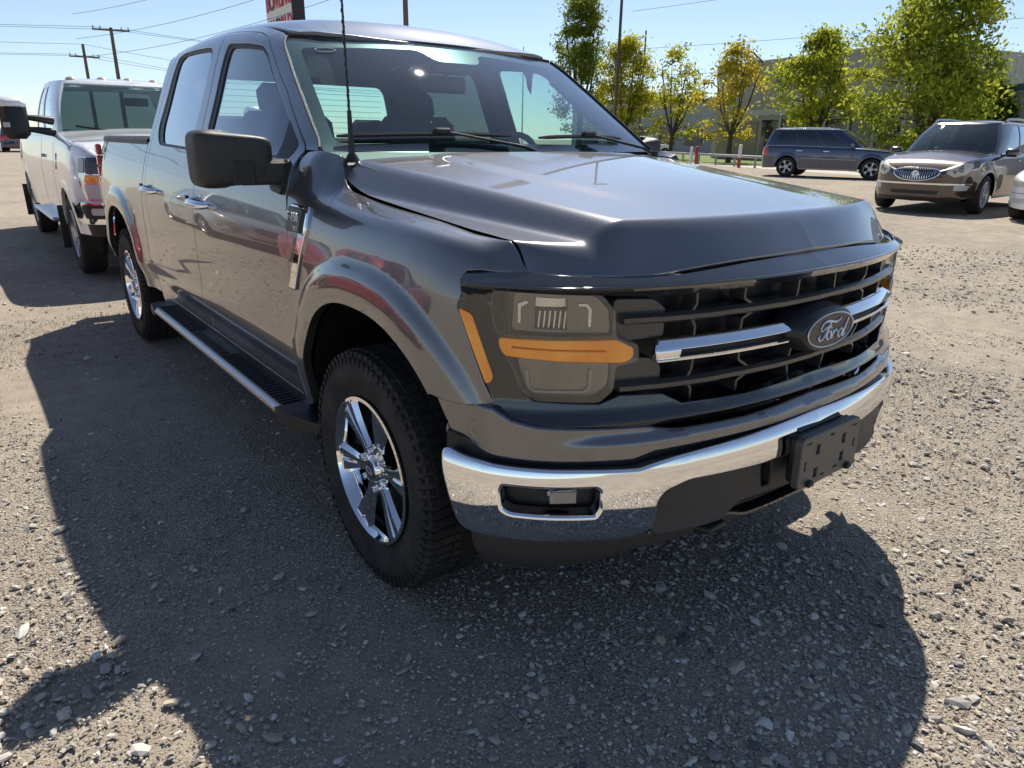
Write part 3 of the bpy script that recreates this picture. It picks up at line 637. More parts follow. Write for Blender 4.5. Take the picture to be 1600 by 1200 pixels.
    for pl, r_ in S_:
        P_ = np.array(pl); t_ = np.arange(len(P_)); fx = cspline(t_, P_[:, 0]); fz = cspline(t_, P_[:, 1]); tt = np.linspace(0, len(P_) - 1, len(P_) * 3); rr = np.interp(tt, t_, r_ if hasattr(r_, '__len__') else [r_] * len(P_))
        lt = MB(); lt.tube([(float(fx(q)) + .004, -.958, float(fz(q))) for q in tt], list(rr * 1.0), 6, flat=1.); lt.build('emblem_lettering', MATS['emblem silver'], emb, 60)
    # ---- headlamps
    for mr in (False, True):
        sg = 1 if mr else -1
        pl = lambda L: [(sg * abs(a), b) for a, b in L]
        lamp = pl([(1.014, 1.104), (.99, 1.101), (.752, 1.092), (.72, 1.053), (.713, .987), (.652, .966), (.648, .926), (.71, .916), (.712, .856), (.745, .826), (.904, .834), (.936, .855), (.957, .906), (.994, .984), (1.014, 1.04)])
        hl = panel('headlamp', lamp, FP.map(-.075), LAMPDK, T, step=.03, rim=.01, out=(0, -1, 0))
        panel('lens', rnd(lamp, .012), FP.map(.001), LENS, hl, step=.03, rim=.008, bev=.006, out=(0, -1, 0))
        up_ = pl([(.965, 1.093), (.757, 1.084), (.722, 1.048), (.716, .994), (.972, 1.001)]); dn = pl([(.956, .932), (.712, .918), (.714, .860), (.747, .832), (.903, .839), (.932, .858)])
        ui = pl([(.918, 1.086), (.825, 1.083), (.824, 1.0), (.916, 1.003)])
        panel('lamp_bezel', rnd(up_, .012), FP.map(-.035), LAMPIN, hl, holes=[ui], step=.03, rim=.03, out=(0, -1, 0))
        panel('lamp_bezel', rnd(dn, .012), FP.map(-.035), LAMPIN, hl, step=.03, rim=.03, out=(0, -1, 0))
        for zz, hh, m_ in ((1.07, .026, LAMPBR), (1.03, .045, LAMPDK)):
            panel('projector', pl([(.912, zz - hh / 2), (.912, zz + hh / 2), (.83, zz + hh / 2 - .002), (.83, zz - hh / 2)]), FP.map(-.055), m_, hl, step=.03, rim=.02, out=(0, -1, 0))
        for k in range(6):
            a_ = .905 - k * .014; panel('projector_vane', pl([(a_, 1.003), (a_ - .004, 1.048), (a_ - .007, 1.048), (a_ - .003, 1.003)]), FP.map(-.045), LAMPBR, hl, step=.03, rim=.005, bev=.001, out=(0, -1, 0))
        br = [(.95, 1.06), (.93, 1.07), (.935, 1.075), (.955, 1.066), (.955, 1.02), (.95, 1.02)]; panel('lamp_trim', pl(br), FP.map(-.028), LAMPBR, hl, step=.02, rim=.006, bev=.002, out=(0, -1, 0))
        br = [(.80, 1.068), (.779, 1.068), (.768, 1.053), (.768, 1.012), (.773, 1.012), (.773, 1.052), (.782, 1.063), (.80, 1.063)]; panel('lamp_trim', pl(br), FP.map(-.028), LAMPBR, hl, step=.02, rim=.006, bev=.002, out=(0, -1, 0))
        br = [(.933, .902), (.928, .856), (.912, .844), (.775, .841), (.759, .856), (.759, .902), (.764, .902), (.764, .858), (.777, .846), (.911, .849), (.923, .859), (.928, .902)]; panel('lamp_trim', pl(br), FP.map(-.028), mat('lamp trim grey', (.3, .29, .28), .25, .6), hl, step=.02, rim=.006, bev=.002, out=(0, -1, 0))
        ao = pl([(.992, .985), (.712, .982), (.668, .960), (.667, .940), (.688, .930), (.83, .938), (.979, .948), (.990, .966)])
        asl = pl([(.965, .973), (.735, .9635), (.735, .9535), (.965, .9620)])
        panel('turn_signal_bar', rnd(ao, .008), FP.map(.006), AMBER, hl, holes=[asl], step=.025, rim=.03, bev=.005, out=(0, -1, 0))
        panel('light_guide', asl, FP.map(-.008), mat('light guide', (.30, .17, .07), .2), hl, step=.05, rim=0, out=(0, -1, 0))
        mk_ = pl([(1.103, 1.046), (1.070, 1.036), (1.013, .888), (1.016, .876), (1.028, .868), (1.098, 1.034)])
        panel('side_marker', rnd(mk_, .006), FP.map(.004), AMBER, hl, step=.03, rim=.01, bev=.003, out=(sg, -1, 0))
    # ---- painted bumper cover
    pb = sym([(0, .742), (-.3, .736), (-.524, .738), (-.748, .757), (-.903, .770), (-.957, .783), (-1.0, .808), (-1.08, .804), (sY(-.45) * -1, .806), (sY(-.49) * -1, .74), (-1.15, .712), (-1.016, .697), (-.9, .691), (-.66, .683), (-.6, .699), (-.42, .703), (0, .706)])
    panel('bumper_cover', pb, lambda a, z: FP.map(.0)(a, z) + (lambda x, y, nx, ny, o: np.stack([nx * o, ny * o, 0 * nx], -1))(*FP.at(a), (.034 * (1 - sstep(.98, 1.1, np.abs(a))) + .004) - .025 * sstep(.725, .745, z) * (1 - sstep(.6, .9, np.abs(a)))), PAINT, T, step=.02, rim=.03, bev=.008, out=(0, -1, 0))
    stp = sym([(0, .712), (-.43, .708), (-.6, .704), (-.66, .69), (-.9, .697), (-1.02, .703), (-1.14, .718), (-1.14, .66), (-.9, .64), (-.6, .64), (0, .65)])
    panel('bumper_step_pad', stp, FP.map(.012), BLACKPL, T, step=.05, rim=.02, out=(0, -1, 0))
    for s0 in (-.22, .22): panel('step_pad_recess', rnd([(s0 - .14, .687), (s0 - .14, .701), (s0 + .14, .701), (s0 + .14, .687)], .004), FP.map(.016), GREYPL, T, step=.06, rim=.005, out=(0, -1, 0))
    # ---- chrome bumper
    BO = cspline([.43, .47, .53, .60, .65, .675, .695], [.020, .044, .058, .064, .060, .052, .040])
    cb = sym([(0, .692), (-.184, .688), (-.44, .676), (-.54, .669), (-.607, .660), (-.649, .651), (-.79, .660), (-.9, .664), (-.99, .667), (-1.068, .676), (-1.123, .687), (-1.109, .619), (-1.079, .488), (-1.060, .469), (-1.008, .466), (-.895, .466), (-.782, .459), (-.638, .447), (-.607, .462), (-.598, .486), (-.599, .565), (-.577, .594), (-.505, .614), (-.248, .608), (0, .607)])
    fogh = rnd([(-.984, .605), (-.975, .634), (-.754, .629), (-.738, .614), (-.737, .555), (-.749, .528), (-.955, .537), (-.978, .552)], .012)
    fogh2 = [(-a, b) for a, b in fogh]
    BMP = panel('front_bumper', rnd(cb, .015), FP.map(BO), CHROME, T, holes=[fogh, fogh2], step=.014, rim=.03, bev=.011, nb=5, out=(0, -1, 0))
    for sg in (-1, 1):
        fp_ = [(sg * abs(a), b) for a, b in fogh]
        pk = panel('fog_lamp_pocket', fp_, FP.map(.004), BLACKPL, BMP, step=.03, rim=0, out=(0, -1, 0))
        c0 = FP.map(.03)(np.array([sg * .835]), np.array([.598]))[0]; x, y, nx, ny = FP.at(np.array([sg * .835])); M_ = Matrix(((-ny[0], nx[0], 0), (nx[0], ny[0], 0), (0, 0, 1)))
        q = MB(); q.box((0, 0, 0), (.075, .05, .042), .010); q.V = [tuple(Vector((v[0] * -ny[0] + v[1] * nx[0], v[0] * nx[0] + v[1] * ny[0], v[2])) + Vector(c0)) for v in q.V]; fl_ = q.build('fog_lamp', LAMPBR, pk, 40)
        q = MB(); q.box((0, 0, 0), (.066, .006, .034), .002); q.V = [tuple(Vector((v[0] * -ny[0] + (v[1] + .028) * nx[0], v[0] * nx[0] + (v[1] + .028) * ny[0], v[2])) + Vector(c0)) for v in q.V]; q.build('fog_lamp_visor', mat('fog lens', (.25, .22, .19), .15, coat=1.), pk)
    # lower black centre and air dam
    lc = sym([(0, .612), (-.248, .613), (-.505, .62), (-.585, .60), (-.604, .57), (-.602, .48), (-.58, .455), (-.45, .452), (-.369, .454), (-.30, .487), (-.2, .488), (0, .478)])
    inl = rnd([(-.17, .60), (-.17, .50), (-.215, .50), (-.235, .60)], .01); 
    LCp = panel('lower_bumper_trim', rnd(lc, .01), FP.map(cspline([.44, .47, .50, .56, .60, .62], [.052, .040, .036, .034, .028, .015])), DARKPL, T, holes=[inl, [(-a, b) for a, b in inl]], step=.022, rim=.03, bev=.006, out=(0, -1, 0))
    strip('skid_lip', [(s_, .455 - .02 * sstep(.28, .36, -abs(s_) + .62) * (1 - sstep(0, .6, abs(s_)) * .0)) for s_ in np.linspace(-.60, .60, 40)], .035, .12, BLACKGLOSS, T, .018)
    dam = sym([(0, .44), (-.5, .45), (-.64, .45), (-1.065, .475), (-1.098, .44), (-1.095, .35), (-1.06, .315), (-.95, .318), (-.80, .34), (-.62, .385), (-.3, .40), (0, .40)])
    panel('air_dam', rnd(dam, .02), FP.map(cspline([.31, .36, .42, .47], [-.06, -.015, .0, .0])), DARKPL, T, step=.03, rim=.02, bev=.008, out=(0, -1, 0))
    for sg in (-1, 1):
        th = MB(); x0 = sg * .36
        th.tube([(x0 - .05, -.72, .40), (x0 - .05, -.86, .405), (x0 - .03, -.905, .405), (x0 + .03, -.905, .405), (x0 + .05, -.86, .405), (x0 + .05, -.72, .40)], .013, 8); th.build('tow_hook', BLACKPL, T, 50)
    # licence plate bracket
    pbk = rnd([(-.155, -.075), (-.155, .075), (.155, .075), (.155, -.075)], .016); pf = lambda a, b: np.stack([a, -1.018 + .02 * b + 0 * a, .583 + np.asarray(b, float)], -1)
    hs = []
    for a, b, w_, h_ in ((-.07, .028, .013, .018), (.07, .028, .013, .018), (-.07, -.045, .013, .018), (.07, -.03, .013, .018), (-.125, .058, .016, .005), (.125, .058, .016, .005), (0, .058, .012, .006), (-.13, -.01, .008, .016), (.133, .0, .008, .016), (-.03, -.06, .012, .006), (.04, -.055, .014, .006)):
        hs.append([(a - w_, b - h_), (a - w_, b + h_), (a + w_, b + h_), (a + w_, b - h_)])
    pk = panel('plate_bracket', pbk, pf, mat('plate bracket plastic', (.10, .095, .088), .42), T, holes=hs, step=.03, rim=.018, bev=.004, out=(0, -1, 0))
    q = MB(); q.box((0, -.985, .585), (.30, .035, .145), .01); q.box((0, -.95, .655), (.24, .05, .03), .008); q.build('bracket_mount', BLACKPL, pk)
    for a, b in ((-.105, -.068), (.105, -.068)): q = MB(); q.box((a, -1.024, .583 + b), (.026, .02, .018), .005); q.build('bracket_clip', BLACKPL, pk)
    # ---- fender badge
    def bpos(y, z): return -float(np.interp(z, [.9, 1.25], [1.006, 1.0]))
    bp_ = rnd([(.535, 1.208), (.372, 1.212), (.366, 1.14), (.452, .935), (.52, .94), (.40, 1.13), (.41, 1.165), (.535, 1.17)][:3] + [(.378, 1.12), (.455, .938), (.515, .945), (.432, 1.13), (.535, 1.125)], .008)
    sf = lambda y, z: fenderfn(np.interp(y, FP.y[700:], FP.s[700:]), z)
    for mr in (False, True):
        bd = panel('fender_badge', [(min(y, .503), z) for y, z in rnd([(.502, 1.215), (.355, 1.215), (.348, 1.14), (.44, .935), (.495, .935), (.475, .96), (.395, 1.135), (.40, 1.145), (.502, 1.145)], .006)], sf, CHROME, T, step=.02, rim=.012, bev=.005, out=(-1, 0, 0), mirror=mr, off=.010)
        panel('badge_field', rnd([(.498, 1.207), (.382, 1.207), (.382, 1.128), (.498, 1.128)], .006), sf, mat('badge dark field', (.02, .02, .022), .35), bd, step=.03, rim=.006, bev=.002, out=(-1, 0, 0), mirror=mr, off=.018)
        for txt, size, y0, z0 in (('F-150', .042, .493, 1.166), ('XLT', .022, .43, 1.137)):
            sg = 1 if mr else -1
            text_mesh('badge_lettering', txt, size, Matrix(((0, 0, sg * 1, 0), (-1 if not mr else 1, 0, 0, 0), (0, 1, 0, 0), (0, 0, 0, 1))), (sg * (.021 + float(-sf(np.array([.44]), np.array([z0 + .015]))[0, 0])), y0 if not mr else y0 - .11, z0), mat('badge letter silver', (.8, .81, .83), .35, .1), bd, .002)
    # ---- mirrors
    for mr in (False, True):
        sg = 1 if mr else -1
        def mir(a, b):   # a: u around, b: v  (rounded box by superellipse)
            a = np.asarray(a); b = np.asarray(b); cu, su = np.cos(a), np.sin(a); cv, sv = np.cos(b), np.sin(b); p = lambda v, e_: np.sign(v) * np.abs(v) ** e_
            X = p(cu, .30) * p(cv, .30) * .120; Z_ = p(sv, .30) * (.086 - .010 * p(cu, .42) * sg * -1 * 1); Y_ = p(su, .45) * p(cv, .30) * .085
            return np.stack([sg * (1.02 if mr else 1.105) + X * (.7 if mr else 1.10), .70 + Y_ + (.05 if mr else 0), 1.358 + Z_ - .02 * (np.abs(Y_) / .085) * 0], -1)
        mo = grid_sheet('side_mirror', mir, 49, 33, DARKPL, T, -math.pi, math.pi, -math.pi / 2 + .01, math.pi / 2 - .01, up=(0, 0, 0))
        MO = MB(); MO.box((sg * 1.02, .632, 1.315), (.17, .03, .085), .012); MO.box((sg * .97, .69, 1.315), (.14, .10, .085), .02); MO.build('mirror_arm', DARKPL, mo, 40)
        MO = MB(); MO.box((sg * 1.09, .6135, 1.315), (.075, .006, .08), .003); MO.build('mirror_insert', BLACKPL, mo)
        MO = MB(); MO.box((sg * (1.02 if mr else 1.105), .80 + (.05 if mr else 0), 1.36), (.13 if mr else .21, .006, .15), .002); MO.build('mirror_glass', CHROME, mo)
        panel('mirror_sail', [(.664, 1.362), (.668, 1.427), (.80, 1.542), (.775, 1.362)], sideu, DARKPL, mo, step=.05, rim=.004, bev=.002, out=(-1, 0, .2), mirror=mr, off=.001)
        panel('mirror_foot', rnd([(.61, 1.24), (.72, 1.25), (.76, 1.35), (.625, 1.35)], .02), sideu, BLACKPL, mo, step=.05, rim=.01, bev=.004, out=(-1, 0, .2), mirror=mr, off=.012)
    # ---- rocker, running boards
    rk = [(.56, .40), (.56, .493), (2.585, .493), (2.86, .493), (2.86, .47), (2.80, .40)]
    panel('rocker_panel', rk, sideu, PAINT, T, step=.06, rim=.03, bev=.006, out=(-1, 0, -.2), both=True)
    for sg in (-1, 1):
        rb = MB(); rb.box((sg * .965, 1.63, .425), (.15, 2.10, .035), .012); R0 = rb.build('running_board', BLACKPL, T)
        q = MB(); q.tube([(sg * 1.045, .62, .43), (sg * 1.045, 2.64, .43)], .022, 12, flat=1.); q.build('board_edge', SATIN, R0, 60)
        q = MB()
        for k in range(60):
            y = .66 + k * .0335
            if 1.45 < y < 1.98: continue
            q.box((sg * .963, y, .4445), (.125, .014, .007), .002)
        for k in range(5): q.box((sg * (1.015 - k * .008), 1.71, .4445), (.004, .48, .006))
        q.build('board_tread', mat('black rubber tread', (.02, .02, .021), .55), R0)
        for y0, y1, t1 in ((.62, .36, .20), (2.64, 2.84, 2.9)):
            q = MB(); d_ = -1 if y1 < y0 else 1
            q.add([(sg * x, y, z) for y, xs_, zs in ((y0, (.885, 1.068), (.40, .452)), (y0 + d_ * .12, (.885, 1.06), (.40, .455)), (y1, (.89, .99), (.405, .445))) for x in xs_ for z in zs],
                  [(0, 1, 5, 4), (4, 5, 9, 8), (2, 6, 7, 3), (6, 10, 11, 7), (1, 3, 7, 5), (5, 7, 11, 9), (0, 4, 6, 2), (4, 8, 10, 6), (8, 9, 11, 10), (0, 2, 3, 1)])
            q.build('board_end_cap', BLACKPL, R0)
        for y in (.9, 1.7, 2.5): q = MB(); q.box((sg * .87, y, .42), (.14, .06, .03), .005); q.build('board_bracket', BLACKPL, R0)
    # ---- bed
    ra = [p for p in arch_pts(3.655, .47) if p[1] > .50]
    bo = [(2.875, .50), (2.875, 1.385), (4.85, 1.395), (4.87, 1.3), (4.86, .62), (4.80, .56), (4.13, .56)] + [p for p in ra[::1]][::1] + [(3.1, .50)]
    bo = [(2.875, .50), (2.875, 1.385), (4.85, 1.395), (4.87, 1.3), (4.86, .62), (4.80, .56), (4.125, .56)] + [p for p in ra if p[1] > .56 or p[0] < 3.6] + [(3.15, .50)]
    panel('bed_side', bo, bedside, PAINT, T, step=.018, rim=.03, bev=.004, out=(-1, 0, .2), both=True)
    for sg in (-1, 1):
        V = []; F = []; ys = np.linspace(2.88, 4.86, 24); 
        for y in ys:
            x0 = float(-bedside(np.array([y]), np.array([1.385]))[0, 0])
            V += [(sg * (x0 + .004), y, 1.375), (sg * (x0 + .004), y, 1.402), (sg * (x0 - .012), y, 1.414), (sg * (x0 - .085), y, 1.414), (sg * (x0 - .10), y, 1.40), (sg * (x0 - .10), y, .90)]
        for i in range(len(ys) - 1):
            for j in range(5): F.append((i * 6 + j, i * 6 + 6 + j, i * 6 + 7 + j, i * 6 + 1 + j))
        mk('bed_rail_cap', V, F, BLACKPL, T, smooth=True, smooth_angle=35)
        q = MB()
        for k in range(5):
            z0 = .93 + k * .085; q.box((sg * (.898 - .002 * k), 4.84, z0 + .04), (.04, .07, .083), .01)
        tl_ = q.build('taillight', REDLENS, T)
    q = MB(); q.box((0, 2.90, 1.10), (1.80, .03, .60), .01); q.box((0, 3.87, .86), (1.66, 1.95, .04)); q.build('bed_liner', BLACKPL, T)
    q = MB(); q.box((0, 4.84, 1.12), (1.62, .06, .56), .015); tg_ = q.build('tailgate', PAINT, T); q = MB(); q.box((0, 4.84, 1.407), (1.62, .07, .018), .005); q.build('tailgate_cap', BLACKPL, tg_)
    q = MB(); q.box((0, 4.93, .68), (1.76, .16, .17), .04); rb_ = q.build('rear_bumper', CHROME, T); q = MB(); q.box((0, 4.93, .772), (1.5, .15, .02), .005); q.build('bumper_step_pad', BLACKPL, rb_)
    # ---- chassis
    q = MB(); q.box((0, 1.9, .62), (1.18, 5.0, .22), .03); q.box((-.42, 1.9, .46), (.09, 5.2, .15)); q.box((.42, 1.9, .46), (.09, 5.2, .15)); q.box((0, 1.8, .55), (1.72, 2.1, .12)); q.box((0, -.3, .62), (1.15, .9, .5), .05)
    q.tube([(-.75, 0, .40), (.75, 0, .40)], .05, 10); q.tube([(-.75, 3.693, .40), (.75, 3.693, .40)], .06, 10); q.lathe([(.0, .14), (.12, .12), (.17, 0), (.12, -.12), (0, -.14)], 16, (0, 3.693, .40), 'X')
    q.tube([(.3, .4, .42), (.3, 2.8, .42), (.45, 4.6, .45)], .035, 10); q.box((0, 4.3, .62), (1.3, 1.0, .14)); q.build('chassis', WELL, T)
    # ---- interior
    q = MB(); q.box((0, 1.78, .72), (1.78, 2.2, .10), .02); q.box((0, .74, 1.0), (1.70, .10, .6)); I0 = q.build('cabin_floor', SEAT, T)
    def dashfn(a, b):
        a = np.asarray(a, float); b = np.asarray(b, float); return np.stack([a * .82, .48 + .42 * b - .07 * (1 - a * a) * (1 - b), 1.335 + .045 * np.sin(b * 2.6) + .02 * np.exp(-((a - .43) / .25) ** 2) * np.sin(math.pi * np.clip(b, 0, 1)) - .16 * np.clip(b - .8, 0, 1) ** 1], -1)
    ds = grid_sheet('dashboard', dashfn, 40, 20, DASH, T)
    q = MB(); q.box((0, .93, 1.17), (1.66, .06, .26), .02); q.box((.0, .90, 1.33), (.28, .02, .19), .008); q.build('dash_face', SEAT, ds)
    for x in (-.40, .40):
        q = MB(); q.box((x, 1.62, .98), (.52, .52, .16), .05); M1 = Matrix.Rotation(rad(-14), 3, 'X'); q.box((x, 1.93, 1.26), (.50, .14, .60), .05, M=M1); q.box((x, 2.02, 1.615), (.27, .09, .17), .04, M=M1)
        q.tube([(x - .06, 2.0, 1.5), (x - .06, 2.01, 1.6)], .007, 6); q.tube([(x + .06, 2.0, 1.5), (x + .06, 2.01, 1.6)], .007, 6); q.build('front_seat', SEAT, T, 40)
    q = MB(); q.box((0, 2.45, .98), (1.40, .48, .16), .05); q.box((0, 2.70, 1.20), (1.40, .13, .45), .05); [q.box((x, 2.73, 1.47), (.25, .08, .15), .035) for x in (-.45, 0, .45)]; q.build('rear_seat', SEAT, T, 40)
    q = MB(); c_ = Vector((.40, 1.10, 1.285)); M2 = Matrix.Rotation(rad(-65), 3, 'X'); ring = [c_ + M2 @ Vector((.19 * math.cos(w), .19 * math.sin(w), 0)) for w in np.linspace(0, 2 * math.pi, 41)]; q.tube(ring, .016, 8, cap=False)
    q.tube([c_ + M2 @ Vector((-.19, 0, 0)), c_ + M2 @ Vector((.19, 0, 0))], .014, 6); q.tube([c_, c_ + M2 @ Vector((0, -.19, 0))], .014, 6); q.box(tuple(c_), (.14, .09, .10), .03, M=M2); q.tube([c_, c_ + Vector((0, -.25, -.12))], .03, 8); q.build('steering_wheel', BLACKPL, T, 50)
    grid_sheet('headliner', lambda x, y: rooffn(x, y) - np.array([0, 0, .03]), 20, 20, mat('headliner', (.10, .10, .10), .9), T, -.64, .64, 1.13, 2.80)
    q = MB(); [q.tube([tuple(sideu(np.array([y]), np.array([t_]))[0] * np.array([sg * -1., 1, 1]) + np.array([sg * -.045, 0, 0])) for y, t_ in ((.62, 1.40), (.85, 1.60), (1.12, 1.80))], .03, 6) for sg in (-1, 1)]; q.build('pillar_trim', mat('headliner', (.10, .10, .10), .9), T)
    # ---- wheels
    w0 = make_wheel(T)
    place_wheels(w0, T, [(-.862, 0, .4035, 0, .35), (-.862, 3.693, .4035, 0, 1.2), (.862, 0, .4035, math.pi, .6), (.862, 3.693, .4035, math.pi, 2.)])
    return T

def text_mesh(name, txt, size, M, loc, m, parent, ext=.002, shear=0., offs=0., align='LEFT'):
    cu = bpy.data.curves.new(name, 'FONT'); cu.body = txt; cu.size = size; cu.extrude = ext; cu.shear = shear; cu.offset = offs; cu.align_x = align; cu.resolution_u = 3
    tmp = bpy.data.objects.new('tmp_text', cu); COL.objects.link(tmp); dg = bpy.context.evaluated_depsgraph_get(); me = bpy.data.meshes.new_from_object(tmp.evaluated_get(dg)); bpy.data.objects.remove(tmp)
    me.transform(Matrix.Translation(loc) @ M); me.name = name
    if M.determinant() < 0: me.flip_normals()
    me.materials.clear(); me.materials.append(m); o = bpy.data.objects.new(name, me); COL.objects.link(o); o.parent = parent; return o
def copy_tree(o, parent=None):
    c = o.copy(); COL.objects.link(c); c.parent = parent
    for ch in list(o.children): copy_tree(ch, c)
    return c
def place_wheels(w0, parent, spots):
    for k, (x, y, z, rz, spin) in enumerate(spots):
        w = w0 if k == 0 else copy_tree(w0, parent)
        w.location = (x, y, z); w.rotation_mode = 'ZYX' if False else 'XYZ'; w.rotation_euler = (spin, 0, rz)
def make_wheel(parent, R=.4035, rim=.245, width=.272, spokes=6, tread=True, m_rim=None, n=72, hub_out=.07):
    """axis X, outer face towards -X; empty at the hub"""
    m_rim = m_rim or CHROME; W = empty('wheel'); W.parent = parent; h = width / 2
    t = MB(); pr = [(rim - .012, h - .035), (rim + .008, h - .018), (rim + .05, h - .004), (R - .075, h + .004), (R - .035, h - .008), (R - .012, h - .022), (R - .006, h - .05), (R - .006, 0), (R - .006, -(h - .05)), (R - .012, -(h - .022)), (R - .035, -(h - .008)), (R - .075, -(h + .004)), (rim + .05, -(h - .004)), (rim + .008, -(h - .018)), (rim - .012, -(h - .035))]
    t.lathe(pr, n)
    ty = t.build('tyre', RUBBER, W, 50)
    if tread:
        q = MB(); NB = 72
        def blk(w0, w1, x0, x1, r0, r1, sk=0.):
            V = []
            for r_, sh in ((r0, 0), (r1, 1)):
                for w, x in ((w0, x0), (w1, x0), (w1 + sk, x1), (w0 + sk, x1)):
                    V.append((x, r_ * math.sin(w), r_ * math.cos(w)))
            q.add(V, [(4, 5, 6, 7), (0, 1, 5, 4), (1, 2, 6, 5), (2, 3, 7, 6), (3, 0, 4, 7)])
        for k in range(NB):
            a = 2 * math.pi * k / NB; d = 2 * math.pi / NB; j = (k % 2) * .008
            for sg in (-1, 1):
                blk(a + .1 * d, a + .82 * d, sg * (h - .038), sg * (h - .085), R - .008, R, .01); 
                blk(a + .12 * d, a + (.80 if k % 2 else .66) * d, sg * (h - .012 - j * .3), sg * (h - .039), R - .034, R - .007)
                blk(a + .2 * d, a + .62 * d, sg * (h - .001), sg * (h - .014), R - .052 + j, R - .026)
                blk(a + .3 * d + .3 * d * (sg > 0), a + .95 * d + .3 * d * (sg > 0), sg * (h - .094), sg * .008, R - .008, R, .02 * sg)
        q.build('tyre_tread', RUBBER, W)
    b = MB(); ho = -h + .02
    b.lathe([(rim + .003, ho - .004), (rim + .004, ho - .012), (rim - .006, ho - .014), (rim - .013, ho + .0), (rim - .02, ho + .012), (rim - .028, ho + .06), (rim - .034, h - .05)], n); b.build('rim', m_rim, W, 40)
    bk = MB(); bk.lathe([(.0, ho + .10), (.16, ho + .10), (rim - .03, ho + .12)], 32); bk.lathe([(.165, ho + .085), (.165, ho + .1), (.05, ho + .085)], 32); bk.build('brake_disc', mat('dark brake', (.02, .02, .02), .5, .3), W)
    for k in range(spokes):
        a = 2 * math.pi * k / spokes; V = []; c, s_ = math.cos(a), math.sin(a)
        wi, wo = (.024, .062) if spokes <= 6 else (.016, .020)
        prof = [(.050, wi, hub_out), (.11, wi * .98, hub_out - .012), (.17, (wi + wo) / 2, hub_out - .045 * (hub_out / .07)), (rim - .008, wo, hub_out - .064 * (hub_out / .07))]
        for r_, w_, dep in prof:
            x_ = ho + .02 - .045 + (.07 - dep) * .9 - .0
            x_ = ho + (hub_out - dep) * -.25 + .012
            for ww, dx in ((-1, .016), (-.72, .0), (-.16, .002), (0, .010), (.16, .002), (.72, 0), (1, .016)):
                V.append((x_ + dx, r_ * s_ + w_ * ww * c, r_ * c - w_ * ww * s_))
            for ww in (1, -1): V.append((x_ + .05, r_ * s_ + w_ * ww * c * .9, r_ * c - w_ * ww * s_ * .9))
        F = []
        for i in range(3):
            for j in range(9): F.append((i * 9 + j, i * 9 + (j + 1) % 9, i * 9 + 9 + (j + 1) % 9, i * 9 + 9 + j))
        mk('spoke', V, [f[::-1] for f in F], m_rim, W, smooth=True, smooth_angle=25)
    q = MB(); q.lathe([(.0, ho - .002), (.036, ho - .002), (.044, ho + .004), (.048, ho + .012), (.085, ho + .018), (.088, ho + .06)], 32); hb = q.build('hub_cap', m_rim, W, 35)
    if tread:
        q = MB(); q.lathe([(.0, ho - .005), (.031, ho - .005), (.033, ho - .002)], 28); q.build('cap_field', mat('cap field', (.10, .10, .11), .25, .4), hb, 35)
        q = MB(); q.tube([(ho - .006, .020 * math.cos(w), .009 * math.sin(w)) for w in np.linspace(0, 2 * math.pi, 25)], .0012, 4); q.build('cap_emblem', MATS.get('emblem silver') or SATIN, hb)
    for k in range(min(spokes, 6)):
        a = 2 * math.pi * (k + .5) / min(spokes, 6); q = MB(); q.lathe([(0, ho - .006), (.009, ho - .005), (.0115, ho + .003), (.0125, ho + .03)], 10, (0, .068 * math.sin(a), .068 * math.cos(a))); q.build('lug_nut', m_rim, W, 40)
    return W
